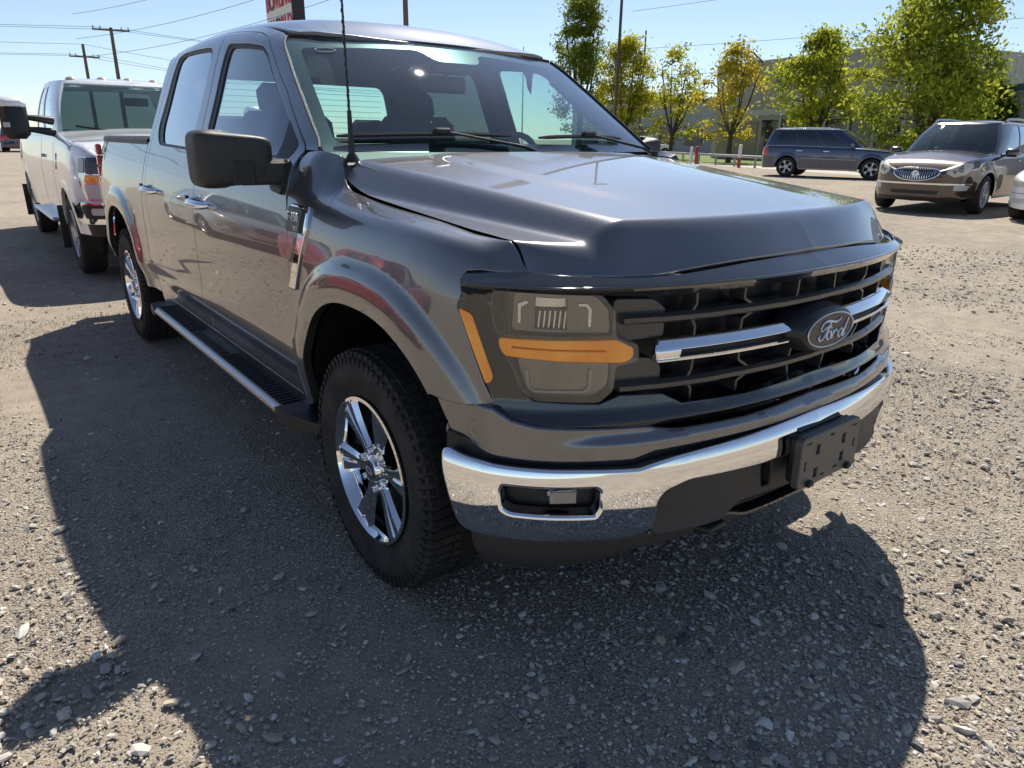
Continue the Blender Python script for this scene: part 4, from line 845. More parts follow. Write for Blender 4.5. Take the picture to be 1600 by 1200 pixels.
# ------------------------------------------------------------------ ground
def build_ground():
    m = mat('gravel ground', (.3, .26, .2), .95, spec=.15); N, L, b = nodes(m)
    def mixc(f, a, c):
        mx = N.new('ShaderNodeMix'); mx.data_type = 'RGBA'; L.new(f, mx.inputs[0]); L.new(a, mx.inputs[6]); L.new(c, mx.inputs[7]); return mx.outputs[2]
    tc = N.new('ShaderNodeTexCoord')
    def vor(scale):
        v = N.new('ShaderNodeTexVoronoi'); v.inputs['Scale'].default_value = scale; v.inputs['Randomness'].default_value = 1; L.new(tc.outputs['Object'], v.inputs['Vector']); return v
    big = noise(m, .55, 5, .6); mid = noise(m, 6, 6, .65); fine = noise(m, 160, 5, .7)
    dirt = ramp(m, mid.outputs[0], [(.3, (.28, .237, .188)), (.7, (.45, .39, .315))])
    v1 = vor(115); v2 = vor(58); 
    c1 = ramp(m, v1.outputs['Color'], [(.1, (.22, .195, .165)), (.5, (.40, .35, .29)), (.9, (.62, .56, .48))]); c2 = ramp(m, v2.outputs['Color'], [(.1, (.20, .18, .155)), (.5, (.38, .34, .285)), (.9, (.64, .59, .51))])
    peb = ramp(m, v1.outputs['Distance'], [(.25, (1, 1, 1)), (.62, (0, 0, 0))]); peb2 = ramp(m, v2.outputs['Distance'], [(.2, (1, 1, 1)), (.5, (0, 0, 0))])
    cov = ramp(m, big.outputs[0], [(.40, (.15, .15, .15)), (.58, (.95, .95, .95))])
    mm = N.new('ShaderNodeMath'); mm.operation = 'MULTIPLY'; L.new(peb.outputs[0], mm.inputs[0]); L.new(cov.outputs[0], mm.inputs[1])
    mm2 = N.new('ShaderNodeMath'); mm2.operation = 'MULTIPLY'; L.new(peb2.outputs[0], mm2.inputs[0]); L.new(cov.outputs[0], mm2.inputs[1])
    col = mixc(mm.outputs[0], dirt.outputs[0], c1.outputs[0]); col = mixc(mm2.outputs[0], col, c2.outputs[0])
    fr = ramp(m, fine.outputs[0], [(.3, (.72, .72, .72)), (.7, (1.12, 1.1, 1.06))]); mu = N.new('ShaderNodeMix'); mu.data_type = 'RGBA'; mu.blend_type = 'MULTIPLY'; mu.inputs[0].default_value = 1; L.new(col, mu.inputs[6]); L.new(fr.outputs[0], mu.inputs[7])
    L.new(mu.outputs[2], b.inputs['Base Color'])
    h = N.new('ShaderNodeMath'); h.operation = 'ADD'; L.new(mm.outputs[0], h.inputs[0]); L.new(mm2.outputs[0], h.inputs[1]); h2 = N.new('ShaderNodeMath'); h2.operation = 'MULTIPLY_ADD'; L.new(fine.outputs[0], h2.inputs[0]); h2.inputs[1].default_value = .8; L.new(h.outputs[0], h2.inputs[2])
    bump(m, h2.outputs[0], .85, .006)
    # one sheet: fine and slightly uneven near the truck, flat to the horizon
    xs = np.concatenate([[-900, -300, -120, -60, -30], np.arange(-16, 22.01, .25), [30, 60, 120, 300, 900]]); ys = np.concatenate([[-900, -300, -100, -40, -20], np.arange(-8, 20.01, .25), [30, 60, 120, 300, 900]])
    X, Y = np.meshgrid(xs, ys); w = np.exp(-((X / 14) ** 2 + ((Y - 4) / 14) ** 2)); Z = .15 * sstep(6, 13, X) + .006 * w * (np.sin(X * 1.7 + 1) * np.cos(Y * 1.3) + .6 * np.sin(X * 4.1 + Y * 2.9)) - .006 * w
    nx, ny = len(xs), len(ys); V = np.stack([X.ravel(), Y.ravel(), Z.ravel()], 1); F = [(j * nx + i, j * nx + i + 1, (j + 1) * nx + i + 1, (j + 1) * nx + i) for j in range(ny - 1) for i in range(nx - 1)]
    g = mk('ground', V, F, m, smooth=True); tag(g, kind='structure')
    # loose stones: real geometry round the camera, thinning out with distance
    N_ST = 50000; cx, cy = -1.9, -1.93
    r = .35 + 11.5 * RNG.random(N_ST * 3) ** 1.15; a = rad(37.9) + (RNG.random(N_ST * 3) - .5) * rad(112); px = cx + r * np.sin(a); py = cy + r * np.cos(a)
    clump = np.zeros(len(px))
    for k in range(26):
        kx, ky, ph = RNG.normal(0, 1.6), RNG.normal(0, 1.6), RNG.random() * 6.28; clump += np.cos(px * kx + py * ky + ph)
    clump = clump / 5; dens = .40 + .45 * np.tanh(clump)
    dens = dens * np.clip(.35 + .65 * sstep(-1.2, .4, px - .15 * py), .3, 1); dens = np.where((py > -.2) & (px > -1.9) & (px < .9), dens * .35, dens); dens = np.where((px < -1.75) & (py < 2.5), np.maximum(dens, .45), dens)
    dens = np.where((px > -.9) & (py < -.15), np.maximum(dens, .35) * 1.5, dens)
    keep = RNG.random(len(px)) < dens; px = px[keep][:N_ST]; py = py[keep][:N_ST]; n = len(px); d = np.hypot(px - cx, py - cy)
    size = np.clip(RNG.lognormal(-5.22, .5, n), .003, .023) * (.85 + .05 * d)
    t = (1 + 5 ** .5) / 2; ico = np.array([(-1, t, 0), (1, t, 0), (-1, -t, 0), (1, -t, 0), (0, -1, t), (0, 1, t), (0, -1, -t), (0, 1, -t), (t, 0, -1), (t, 0, 1), (-t, 0, -1), (-t, 0, 1)]) / math.hypot(1, t)
    fc = np.array([(0, 11, 5), (0, 5, 1), (0, 1, 7), (0, 7, 10), (0, 10, 11), (1, 5, 9), (5, 11, 4), (11, 10, 2), (10, 7, 6), (7, 1, 8), (3, 9, 4), (3, 4, 2), (3, 2, 6), (3, 6, 8), (3, 8, 9), (4, 9, 5), (2, 4, 11), (6, 2, 10), (8, 6, 7), (9, 8, 1)])
    V = ico[None] * (1 + RNG.uniform(-.36, .36, (n, 12, 1))) * np.stack([RNG.uniform(.8, 1.5, n), RNG.uniform(.65, 1.05, n), RNG.uniform(.32, .68, n)], 1)[:, None]
    th = RNG.random(n) * 6.28; tl = RNG.normal(0, .25, n); c, s = np.cos(th), np.sin(th); V = np.stack([V[..., 0], V[..., 1], V[..., 2] + V[..., 0] * tl[:, None]], -1)
    V = np.stack([V[..., 0] * c[:, None] - V[..., 1] * s[:, None], V[..., 0] * s[:, None] + V[..., 1] * c[:, None], V[..., 2]], -1) * size[:, None, None]
    V[..., 0] += px[:, None]; V[..., 1] += py[:, None]; V[..., 2] += (size * .22 - .003 + .15 * sstep(6, 13, px))[:, None]
    F = fc[None] + (np.arange(n) * 12)[:, None, None]
    me = bpy.data.meshes.new('gravel'); me.vertices.add(n * 12); me.vertices.foreach_set('co', V.reshape(-1)); nf = n * 20
    me.loops.add(nf * 3); me.loops.foreach_set('vertex_index', F.reshape(-1).astype(np.int32)); me.polygons.add(nf); me.polygons.foreach_set('loop_start', np.arange(0, nf * 3, 3, dtype=np.int32)); me.update()
    sm = mat('loose stone', (.4, .35, .28), .85, spec=.2); N, L, b = nodes(sm); at = N.new('ShaderNodeAttribute'); at.attribute_name = 'tint'; nn = noise(sm, 90, 4)
    ca = me.color_attributes.new('tint', 'FLOAT_COLOR', 'POINT'); pal = np.array([(.44, .40, .345), (.55, .51, .45), (.34, .31, .28), (.46, .39, .30), (.30, .27, .255), (.64, .61, .56), (.32, .25, .20), (.13, .125, .13)]); pi = RNG.choice(8, n, p=[.27, .20, .18, .11, .09, .09, .04, .02])
    cl = np.ones((n, 12, 4)); cl[..., :3] = (pal[pi] * RNG.uniform(.8, 1.15, (n, 1)))[:, None]; ca.data.foreach_set('color', cl.reshape(-1))
    rr = ramp(sm, nn.outputs[0], [(.3, (.8, .8, .8)), (.7, (1.1, 1.1, 1.1))]); mu = N.new('ShaderNodeMix'); mu.data_type = 'RGBA'; mu.blend_type = 'MULTIPLY'; mu.inputs[0].default_value = 1; L.new(at.outputs[0], mu.inputs[6]); L.new(rr.outputs[0], mu.inputs[7]); L.new(mu.outputs[2], b.inputs['Base Color'])
    me.shade_flat(); me.materials.append(sm); o = bpy.data.objects.new('gravel', me); COL.objects.link(o); tag(o, 'loose grey and tan gravel stones strewn over the lot', kind='stuff')
    # finer chips between them
    n = 125000; r = .3 + 6.5 * RNG.random(n) ** 1.1; a = rad(37.9) + (RNG.random(n) - .5) * rad(112); px = cx + r * np.sin(a); py = cy + r * np.cos(a)
    size = np.clip(RNG.lognormal(-6.05, .35, n), .0014, .005) * (.85 + .12 * r)
    oc = np.array([(1, 0, 0), (-1, 0, 0), (0, 1, 0), (0, -1, 0), (0, 0, 1), (0, 0, -1.)]); of = np.array([(0, 2, 4), (2, 1, 4), (1, 3, 4), (3, 0, 4), (2, 0, 5), (1, 2, 5), (3, 1, 5), (0, 3, 5)])
    V = oc[None] * (1 + RNG.uniform(-.4, .4, (n, 6, 1))) * np.stack([RNG.uniform(.8, 1.6, n), RNG.uniform(.7, 1.1, n), RNG.uniform(.4, .9, n)], 1)[:, None]; V += RNG.normal(0, .12, V.shape)
    th = RNG.random(n) * 6.28; c, s = np.cos(th), np.sin(th); V = np.stack([V[..., 0] * c[:, None] - V[..., 1] * s[:, None], V[..., 0] * s[:, None] + V[..., 1] * c[:, None], V[..., 2]], -1) * size[:, None, None]
    V[..., 0] += px[:, None]; V[..., 1] += py[:, None]; V[..., 2] += (size * .2 - .002)[:, None]; F = of[None] + (np.arange(n) * 6)[:, None, None]
    me = bpy.data.meshes.new('gravel_chips'); me.vertices.add(n * 6); me.vertices.foreach_set('co', V.reshape(-1)); nf = n * 8
    me.loops.add(nf * 3); me.loops.foreach_set('vertex_index', F.reshape(-1).astype(np.int32)); me.polygons.add(nf); me.polygons.foreach_set('loop_start', np.arange(0, nf * 3, 3, dtype=np.int32)); me.update(); me.shade_flat()
    ca = me.color_attributes.new('tint', 'FLOAT_COLOR', 'POINT'); cl = np.ones((n, 6, 4)); pi = RNG.choice(8, n, p=[.27, .20, .18, .11, .09, .09, .04, .02]); cl[..., :3] = (pal[pi] * RNG.uniform(.75, 1.1, (n, 1)))[:, None]; ca.data.foreach_set('color', cl.reshape(-1))
    me.materials.append(sm); o = bpy.data.objects.new('gravel_chips', me); COL.objects.link(o); tag(o, 'fine stone chips packed between the larger gravel stones', kind='stuff')
    # far lawn strip and concrete apron on the right
    def sheet(name, pts, m_, z): mk(name, [(x, y, z) for x, y in pts], [tuple(range(len(pts)))], m_); tag(bpy.data.objects[name], kind='structure')
    GZ = .15
    sheet('concrete_apron', [(26.5, 6), (33.5, 4.5), (42, 26), (34, 29)], vary('pale concrete', (.42, .39, .34), (.50, .47, .41), 3, .9), GZ + .004)
    sheet('lawn', [(34.5, 4), (90, -6), (120, 60), (70, 90), (36, 31)], vary('grass', (.10, .15, .03), (.17, .22, .05), 6, .95, .4, bd=.03), GZ + .008)

# ------------------------------------------------------------------ other vehicles
class Loop:
    """half outline from the front centre round one side to the rear centre, indexed 0..n-1"""
    def __init__(s, pts): P = np.array(pts, float); t = np.arange(len(P)); s.fx = cspline(t, P[:, 0]); s.fy = cspline(t, P[:, 1]); s.n = len(P) - 1; s.tt = np.linspace(0, s.n, 600); s.yy = np.maximum.accumulate(s.fy(s.tt))
    def xy(s, t): a = np.abs(t); return s.fx(a) * np.sign(t), s.fy(a)
    def ty(s, y): return float(np.interp(y, s.yy, s.tt))
def make_car(name, sp, paint, label, cat, loc, rz, group=None, detail=True):
    R_ = empty(name, loc, rz); tag(R_, label, cat, group)
    P = Plan(sp['plan']); zt = cspline(*zip(*sp['top'])); zs = sp.get('sill', .28); fr = sp.get('fillet', .07); bul = cspline(*zip(*sp['bulge'])); wt = sp.get('wtop', 1.)
    archs = [(0, sp['R'] + .06), (sp['wb'], sp['R'] + .06)]
    def wall(s, v):
        s = np.asarray(s, float); v = np.asarray(v, float); x, y, nx, ny = P.at(s); top = zt(y); z = zs + v * (top - zs); dz = np.clip(fr - (top - z), 0, fr * .999)
        o = bul(z) - (fr - np.sqrt(np.maximum(fr * fr - dz * dz, 0)))
        for ay, ra in archs:
            r_ = np.hypot(y - ay, z - sp['R']); o = o + .02 * (1 - sstep(ra, ra + .12, r_)) * (np.abs(x) > .6)
        return np.stack([x + nx * o, y + ny * o, z], -1)
    def v_of(s_, z): y = P.at(np.array([float(s_)]))[1][0]; return (z - zs) / (float(zt(y)) - zs)
    S = P.s[-1] - .001
    for sg in (1, -1):
        ol = []
        low = []
        ys = np.linspace(-.05, 1.05, 2)
        edge = []
        for ay, ra in archs:
            for k in range(15):
                w = math.pi - math.pi * k / 14; yy = ay + ra * math.cos(w); z = sp['R'] - .04 + (ra + .04) * math.sin(w) ** .9; s_ = P.sy(yy); edge.append((s_, max(v_of(s_, z), 0)))
        ol = [(.0005, 0.)] + [(a_, max(b_, 0)) for a_, b_ in edge] + [(S, 0), (S, .999)] + [(q, .999) for q in np.linspace(S, .0005, 24)[1:-1]] + [(.0005, .999)]
        ol = [(sg * a_, b_) for a_, b_ in ol]
        panel('body_side', ol, wall, paint, R_, step=sp.get('step', .07), rim=.03, bev=.004, out=(sg, 0, 0))
    ylo, yhi = P.y[0] + fr * .95, P.y[-1] - fr * .95
    def deck(u, w):
        u = np.asarray(u, float); w = np.asarray(w, float); y = ylo + (yhi - ylo) * w; fr_ = np.interp(y, np.maximum.accumulate(P.y), P.x)
        xw = np.sqrt(np.clip(1 - 0, 0, 1)) * np.maximum(_decktab(y), .001); z = np.interp(y, _ty, _tz) - .002 + sp.get('crown', .035) * (1 - u * u) * sp['crownf'](y); return np.stack([u * xw, y, z], -1)
    ss = np.linspace(0, S, 900); wp = wall(ss, np.full(900, .998)); o_ = np.argsort(wp[:, 1]); _ty, _tx, _tz = wp[o_, 1], wp[o_, 0], wp[o_, 2]
    def _decktab(y): return np.interp(y, _ty, _tx)
    ylo, yhi = _ty[0] + .002, _ty[-1] - .002
    hd = grid_sheet('hood', deck, 25, 70, paint, R_)
    # greenhouse
    B = Loop(sp['base']); T_ = Loop(sp['roof']); Hh = sp['H']; rc = sp.get('rcrown', .05); bw = sp.get('bow', .03)
    def gh(a, t):
        a = np.asarray(a, float); t = np.asarray(t, float); bx, by = B.xy(a); rx, ry = T_.xy(a); z0 = zt(by) - .02; z1 = Hh - rc - .03 * np.clip((1.9 - ry) / 1.2, 0, 1) ; k = bw * np.sin(math.pi * np.clip(t, 0, 1))
        return np.stack([bx + (rx - bx) * t + k * np.sign(bx) * np.clip(np.abs(bx) * 2 - .5, 0, 1), by + (ry - by) * t - k * (np.abs(a) < 2), z0 + (z1 - z0) * t + k * .6], -1)
    n = B.n; holes = []; wins = []
    for (nm, poly, gm) in sp['windows']:
        for sg in (1, -1): wins.append((nm, rnd([(sg * B.ty(y), t) for y, t in poly], .06), gm))
    wsp = sp.get('ws', 2.2); wins.append(('windshield', rnd([(-wsp, .04), (-wsp + .12, .95), (wsp - .12, .95), (wsp, .04)], .08), sp.get('wsglass', WSGLASS)))
    rw = sp.get('rw', n - 1.3)
    for sg in (1, -1):
        hs = [w[1] for w in wins if w[0] != 'windshield' and sg * w[1][0][0] > 0]
        ol = [(sg * wsp, .04), (sg * (wsp - .12), .95), (0, .95), (0, 1.0), (sg * n, 1.), (sg * n, .93), (sg * rw, .90), (sg * (rw - .1), .1), (sg * n, .08), (sg * n, 0), (0, 0), (0, .04)]
        panel('pillars', ol, gh, paint, R_, holes=hs, step=sp.get('gstep', .11), rim=.02, bev=.003, out=(sg, 0, .3))
    for nm, poly, gm in wins: panel(nm, poly, gh, gm, R_, step=.12, rim=0, out=(0, -1, .5) if nm == 'windshield' else (np.sign(poly[0][0]), 0, .3), off=-.008)
    for sg in (1,): panel('rear_window', [(rw, .90), (n, .93), (n, .08), (rw - .1, .1)], gh, TINTGLASS, R_, step=.2, rim=0, out=(0, 1, .3), off=-.008); panel('rear_window', [(-rw, .90), (-n, .93), (-n, .08), (-rw + .1, .1)], gh, TINTGLASS, R_, step=.2, rim=0, out=(0, 1, .3), off=-.008)
    tq = np.linspace(0, n, 60); ring = gh(tq, np.ones(60)); yr, xr, zr_ = ring[:, 1], ring[:, 0], ring[:, 2]; oo = np.argsort(yr)
    def roof(u, w): y = yr[oo][0] + .001 + (yr[oo][-1] - yr[oo][0] - .002) * w; x = np.interp(y, yr[oo], xr[oo]); z = np.interp(y, yr[oo], zr_[oo]); e = np.clip(1 - u * u, 0, 1); return np.stack([u * x, y, z - .001 + rc * e ** .75 * np.clip(4 * w * (1 - w) * 1.6, 0, 1) ** .5], -1)
    rf = grid_sheet('roof', roof, 17, 30, paint, R_)
    # floor and dark inside
    q = MB(); q.box((0, sp['wb'] / 2, zs + .12), (1.5, sp['wb'] + 1.3, .12)); q.box((0, sp['wb'] / 2, zs + .3), (1.1, sp['wb'] + .9, .3)); 
    for ay in (0, sp['wb']): q.box((0, ay, sp['R'] + .1), (1.35, 2 * sp['R'] + .1, .5))
    q.build('underbody', WELL, R_)
    by0 = sp['base'][0][1]
    for x in (-.38, .38):
        q = MB(); q.box((x, by0 + 1.35, .95), (.5, .16, .62), .05); q.box((x, by0 + 1.38, 1.36), (.26, .1, .18), .04); q.build('seat', SEAT, R_)
    q = MB(); q.box((0, by0 + .45, float(zt(by0 + .3)) - .05), (1.4, .5, .12), .04); q.build('dashboard', DASH, R_)
    w0 = make_wheel(R_, R=sp['R'], rim=sp['rim'], width=.24, spokes=sp.get('spokes', 5), tread=False, m_rim=sp.get('rimmat', SATIN), n=36)
    tx = sp['track']; place_wheels(w0, R_, [(-tx, 0, sp['R'], 0, .3), (-tx, sp['wb'], sp['R'], 0, .9), (tx, 0, sp['R'], math.pi, .2), (tx, sp['wb'], sp['R'], math.pi, .5)])
    fm = lambda off: (lambda s, z: (lambda x, y, nx, ny: wall(s, (np.asarray(z, float) - zs) / (zt(y) - zs)) + np.stack([nx * off, ny * off, 0 * nx], -1))(*P.at(s)))
    for nm, poly, m_, off, rm in sp.get('front', ()):
        cen = any(abs(a_) < 1e-6 for a_, _ in poly)
        for sg in ((-1,) if cen else (-1, 1)):
            pl = sym([(-abs(a_), b_) for a_, b_ in poly]) if cen else [(sg * a_, b_) for a_, b_ in poly]
            panel(nm, rnd(dedupe(pl), .015), fm(off), m_, R_, step=.06, rim=rm, bev=.006, out=(0 if cen else sg * .3, -1, 0))
    for nm, poly, m_, off in sp.get('rear', ()):
        for sg in (-1, 1): panel(nm, [(sg * P.sy(y) if y < P.y[-1] - .3 else sg * (P.s[-1] - (P.y[-1] - y) * 1.2), z) for y, z in poly], fm(off), m_, R_, step=.06, rim=.02, bev=.005, out=(sg, .5, 0))
    for nm, poly, m_, off in sp.get('side', ()):
        for sg in (-1, 1): panel(nm, [(sg * P.sy(y), z) for y, z in poly], fm(off), m_, R_, step=.08, rim=.015, bev=.004, out=(sg, 0, 0))
    mc = sp.get('mirror')
    if mc:
        for sg in (-1, 1):
            q = MB(); q.box((sg * mc[0], mc[1], mc[2]), mc[3], .045); q.tube([(sg * (mc[0] - .02), mc[1], mc[2] - .03), (sg * (mc[0] - .22), mc[1] + .03, mc[2] - .06)], .03, 8); q.build('side_mirror', sp.get('mirmat', paint), R_, 50)
    return R_, P, fm, gh, wall
def car_specs():
    D = {}
    cf = lambda y: np.clip((y + .9) / .8, 0, 1)
    # large crossover with waterfall grille
    D['crossover'] = dict(plan=[(0, -1.0), (.3, -.985), (.58, -.90), (.78, -.74), (.89, -.5), (.95, -.2), (.985, .3), (1.0, 1.2), (1.0, 2.4), (.97, 3.3), (.90, 3.85), (.6, 4.08), (0, 4.13)], top=[(-1.0, .80), (-.85, .93), (-.5, 1.03), (0, 1.09), (.5, 1.13), (1.5, 1.15), (3, 1.18), (4.13, 1.16)],
        bulge=[(.2, -.06), (.35, -.02), (.6, 0), (.85, 0), (1.2, -.05)], fillet=.11, crown=.07, crownf=cf, sill=.24, R=.37, rim=.25, wb=3.02, track=.86, H=1.80, spokes=10, rimmat=SATIN,
        base=[(0, .18), (.5, .26), (.80, .46), (.885, .75), (.91, 1.5), (.905, 2.6), (.87, 3.5), (.72, 3.92), (.4, 4.0), (0, 4.02)], roof=[(0, 1.08), (.42, 1.12), (.58, 1.22), (.65, 1.42), (.68, 1.9), (.67, 2.7), (.62, 3.3), (.52, 3.55), (.3, 3.62), (0, 3.64)],
        windows=[('side_window', [(.95, .12), (1.28, .85), (1.9, .9), (1.86, .1)], SIDEGLASS), ('side_window', [(1.95, .1), (1.98, .9), (2.72, .88), (2.78, .1)], TINTGLASS), ('side_window', [(2.88, .12), (2.84, .86), (3.3, .8), (3.5, .2)], TINTGLASS)], ws=2.25,
        front=[('grille', [(0, .855), (.27, .85), (.42, .815), (.39, .74), (.26, .66), (0, .630)], mat('grille dark', (.03, .03, .03), .4), .006, .02), ('headlamp', [(.52, .79), (.60, .87), (.80, .95), (1.02, .965), (1.0, .89), (.88, .76), (.66, .71)], mat('hazed headlamp', (.55, .52, .42), .22, coat=.6), .008, .02),
               ('chrome_strip', [(0, .585), (.5, .585), (1.08, .585), (1.08, .565), (.5, .56), (0, .56)], CHROME, .012, .015), ('fog_lamp', [(.70, .55), (1.02, .55), (.95, .47), (.70, .465)], mat('clear lens bright', (.52, .52, .52), .35, .2), .01, .01), ('intake', [(0, .44), (.45, .44), (.42, .385), (0, .385)], BLACKPL, .006, .01), ('lower_valance', [(0, .32), (.9, .31), (.9, .25), (0, .25)], BLACKPL, .01, .01)],
        side=[('door_handle', [(1.62, .985), (1.62, 1.01), (1.84, 1.015), (1.84, .99)], CHROME, .025), ('door_handle', [(2.62, 1.0), (2.62, 1.025), (2.84, 1.03), (2.84, 1.005)], CHROME, .025), ('rocker_strip', [(.5, .29), (.5, .33), (2.5, .33), (2.5, .29)], SATIN, .01), ('door_gap', [(.78, .36), (.72, 1.02), (.728, 1.02), (.788, .36)], BLACKPL, .001), ('door_gap', [(1.88, .36), (1.90, 1.06), (1.908, 1.06), (1.888, .36)], BLACKPL, .001)],
        mirror=(1.10, .72, 1.16, (.24, .13, .16)))
    # square-shouldered large suv
    D['suv'] = dict(plan=[(0, -.90), (.35, -.885), (.66, -.80), (.85, -.60), (.92, -.3), (.95, .3), (.96, 1.2), (.96, 2.6), (.94, 3.5), (.90, 3.95), (.6, 4.14), (0, 4.18)], top=[(-.9, .88), (-.7, 1.0), (-.3, 1.06), (.4, 1.12), (1.5, 1.14), (3, 1.17), (4.18, 1.17)],
        bulge=[(.2, -.05), (.35, -.02), (.6, 0), (.9, 0), (1.2, -.04)], fillet=.08, crown=.04, crownf=cf, sill=.30, R=.38, rim=.245, wb=3.075, track=.83, H=1.83, spokes=5, rimmat=SATIN,
        base=[(0, .28), (.5, .33), (.78, .48), (.86, .75), (.88, 1.5), (.875, 2.6), (.85, 3.6), (.74, 4.0), (.4, 4.07), (0, 4.09)], roof=[(0, 1.12), (.42, 1.16), (.60, 1.24), (.67, 1.42), (.70, 1.9), (.69, 2.8), (.66, 3.5), (.58, 3.78), (.3, 3.84), (0, 3.86)],
        windows=[('side_window', [(.92, .12), (1.22, .86), (1.8, .9), (1.78, .1)], TINTGLASS), ('side_window', [(1.84, .1), (1.87, .9), (2.66, .9), (2.68, .1)], TINTGLASS), ('side_window', [(2.75, .1), (2.76, .9), (3.5, .85), (3.72, .14)], TINTGLASS)], ws=2.25,
        front=[('grille', [(0, .90), (.34, .89), (.30, .66), (0, .65)], mat('grille dark', (.03, .03, .03), .4), .006, .02), ('headlamp', [(.46, .88), (.90, .93), (.95, .80), (.60, .74), (.48, .76)], mat('clear lens bright', (.52, .52, .52), .35, .2), .008, .02), ('bumper_strip', [(0, .60), (.8, .60), (.8, .55), (0, .55)], BLACKPL, .01, .01)],
        rear=[('taillight', [(3.86, .80), (3.84, 1.10), (4.06, 1.12), (4.08, .84)], REDLENS, .012), ('reflector', [(3.9, .48), (3.9, .54), (4.06, .54), (4.06, .48)], REDLENS, .012)],
        side=[('door_handle', [(1.52, .97), (1.52, .995), (1.74, 1.0), (1.74, .975)], CHROME, .025), ('door_handle', [(2.52, .98), (2.52, 1.005), (2.74, 1.01), (2.74, .985)], CHROME, .025), ('rub_strip', [(.55, .68), (.55, .715), (2.55, .735), (2.55, .70)], mat('rub strip', (.25, .27, .30), .35, .5), .012), ('rocker_strip', [(.45, .30), (.45, .35), (2.6, .35), (2.6, .30)], SATIN, .012), ('door_gap', [(.72, .38), (.66, 1.04), (.668, 1.04), (.728, .38)], BLACKPL, .001), ('door_gap', [(1.80, .38), (1.80, 1.06), (1.808, 1.06), (1.808, .38)], BLACKPL, .001)],
        mirror=(1.06, .72, 1.20, (.22, .13, .18)), mirmat=mat('mirror dark chrome', (.15, .16, .18), .15, .6))
    # heavy duty pickup
    D['hd_pickup'] = dict(plan=[(0, -1.0), (.4, -.98), (.7, -.93), (.88, -.83), (.97, -.62), (1.0, -.35), (1.0, .3), (1.0, 1.2), (1.0, 2.6), (1.0, 4.0), (.98, 4.9), (.94, 5.25), (.7, 5.35), (0, 5.37)], top=[(-1.0, 1.18), (-.8, 1.30), (-.3, 1.36), (.4, 1.41), (.6, 1.43), (1.5, 1.43), (3.2, 1.43), (5.37, 1.45)],
        bulge=[(.3, -.05), (.5, -.02), (.8, 0), (1.05, 0), (1.25, -.03), (1.45, -.07)], fillet=.06, crown=.06, crownf=cf, sill=.48, R=.42, rim=.245, wb=4.06, track=.88, H=2.06, spokes=8, rimmat=SATIN,
        base=[(0, .50), (.5, .55), (.82, .68), (.895, .85), (.91, 1.5), (.91, 2.2), (.90, 2.75), (.84, 2.92), (.5, 2.96), (0, 2.97)], roof=[(0, 1.12), (.45, 1.15), (.66, 1.24), (.72, 1.38), (.745, 1.8), (.745, 2.2), (.735, 2.6), (.68, 2.78), (.4, 2.82), (0, 2.83)],
        windows=[('side_window', [(1.02, .08), (1.28, .86), (1.82, .9), (1.80, .06)], SIDEGLASS), ('side_window', [(1.95, .06), (1.96, .9), (2.55, .88), (2.62, .1)], TINTGLASS)], ws=2.3, wsglass=WSGLASS,
        front=[('grille', [(0, 1.22), (.62, 1.21), (.62, .86), (0, .86)], SATIN, .008, .02), ('grille_insert', [(0, 1.17), (.55, 1.16), (.55, .91), (0, .91)], BLACKPL, .014, .01),
               ('headlamp_chrome', [(.66, 1.225), (1.03, 1.225), (1.07, 1.0), (.98, .82), (.66, .82)], LAMPBR, .006, .02), ('headlamp_upper', [(.69, 1.21), (.93, 1.21), (.94, 1.07), (.69, 1.07)], LAMPDK, .016, .01), ('headlamp_side', [(.96, 1.205), (1.02, 1.205), (1.05, 1.08), (.97, 1.08)], mat('clear lens bright', (.52, .52, .52), .35, .2), .016, .01), ('turn_signal', [(.69, 1.05), (.95, 1.05), (.96, .985), (.69, .985)], AMBER, .016, .01), ('headlamp_lower', [(.69, .965), (.97, .965), (.95, .835), (.69, .835)], mat('clear lens bright', (.52, .52, .52), .35, .2), .016, .01),
               ('front_bumper', [(0, .80), (.9, .80), (1.12, .80), (1.20, .79), (1.14, .64), (1.04, .60), (.6, .60), (0, .60)], CHROME, .05, .05), ('fog_panel', [(.66, .775), (1.0, .775), (.98, .655), (.66, .655)], BLACKPL, .058, .01), ('fog_lamp', [(.74, .745), (.90, .745), (.90, .69), (.74, .69)], mat('clear lens bright', (.52, .52, .52), .35, .2), .066, .01), ('lower_valance', [(0, .60), (1.02, .60), (1.0, .48), (0, .48)], BLACKPL, .03, .02)],
        side=[('door_handle', [(1.60, 1.16), (1.60, 1.19), (1.82, 1.19), (1.82, 1.16)], WHITEP, .03), ('door_gap', [(.78, .55), (.72, 1.33), (.73, 1.33), (.79, .55)], BLACKPL, .001), ('door_gap', [(1.88, .55), (1.88, 1.38), (1.89, 1.38), (1.89, .55)], BLACKPL, .001), ('fender_badge', [(.50, 1.06), (.50, 1.22), (.56, 1.22), (.56, 1.06)], CHROME, .01)])
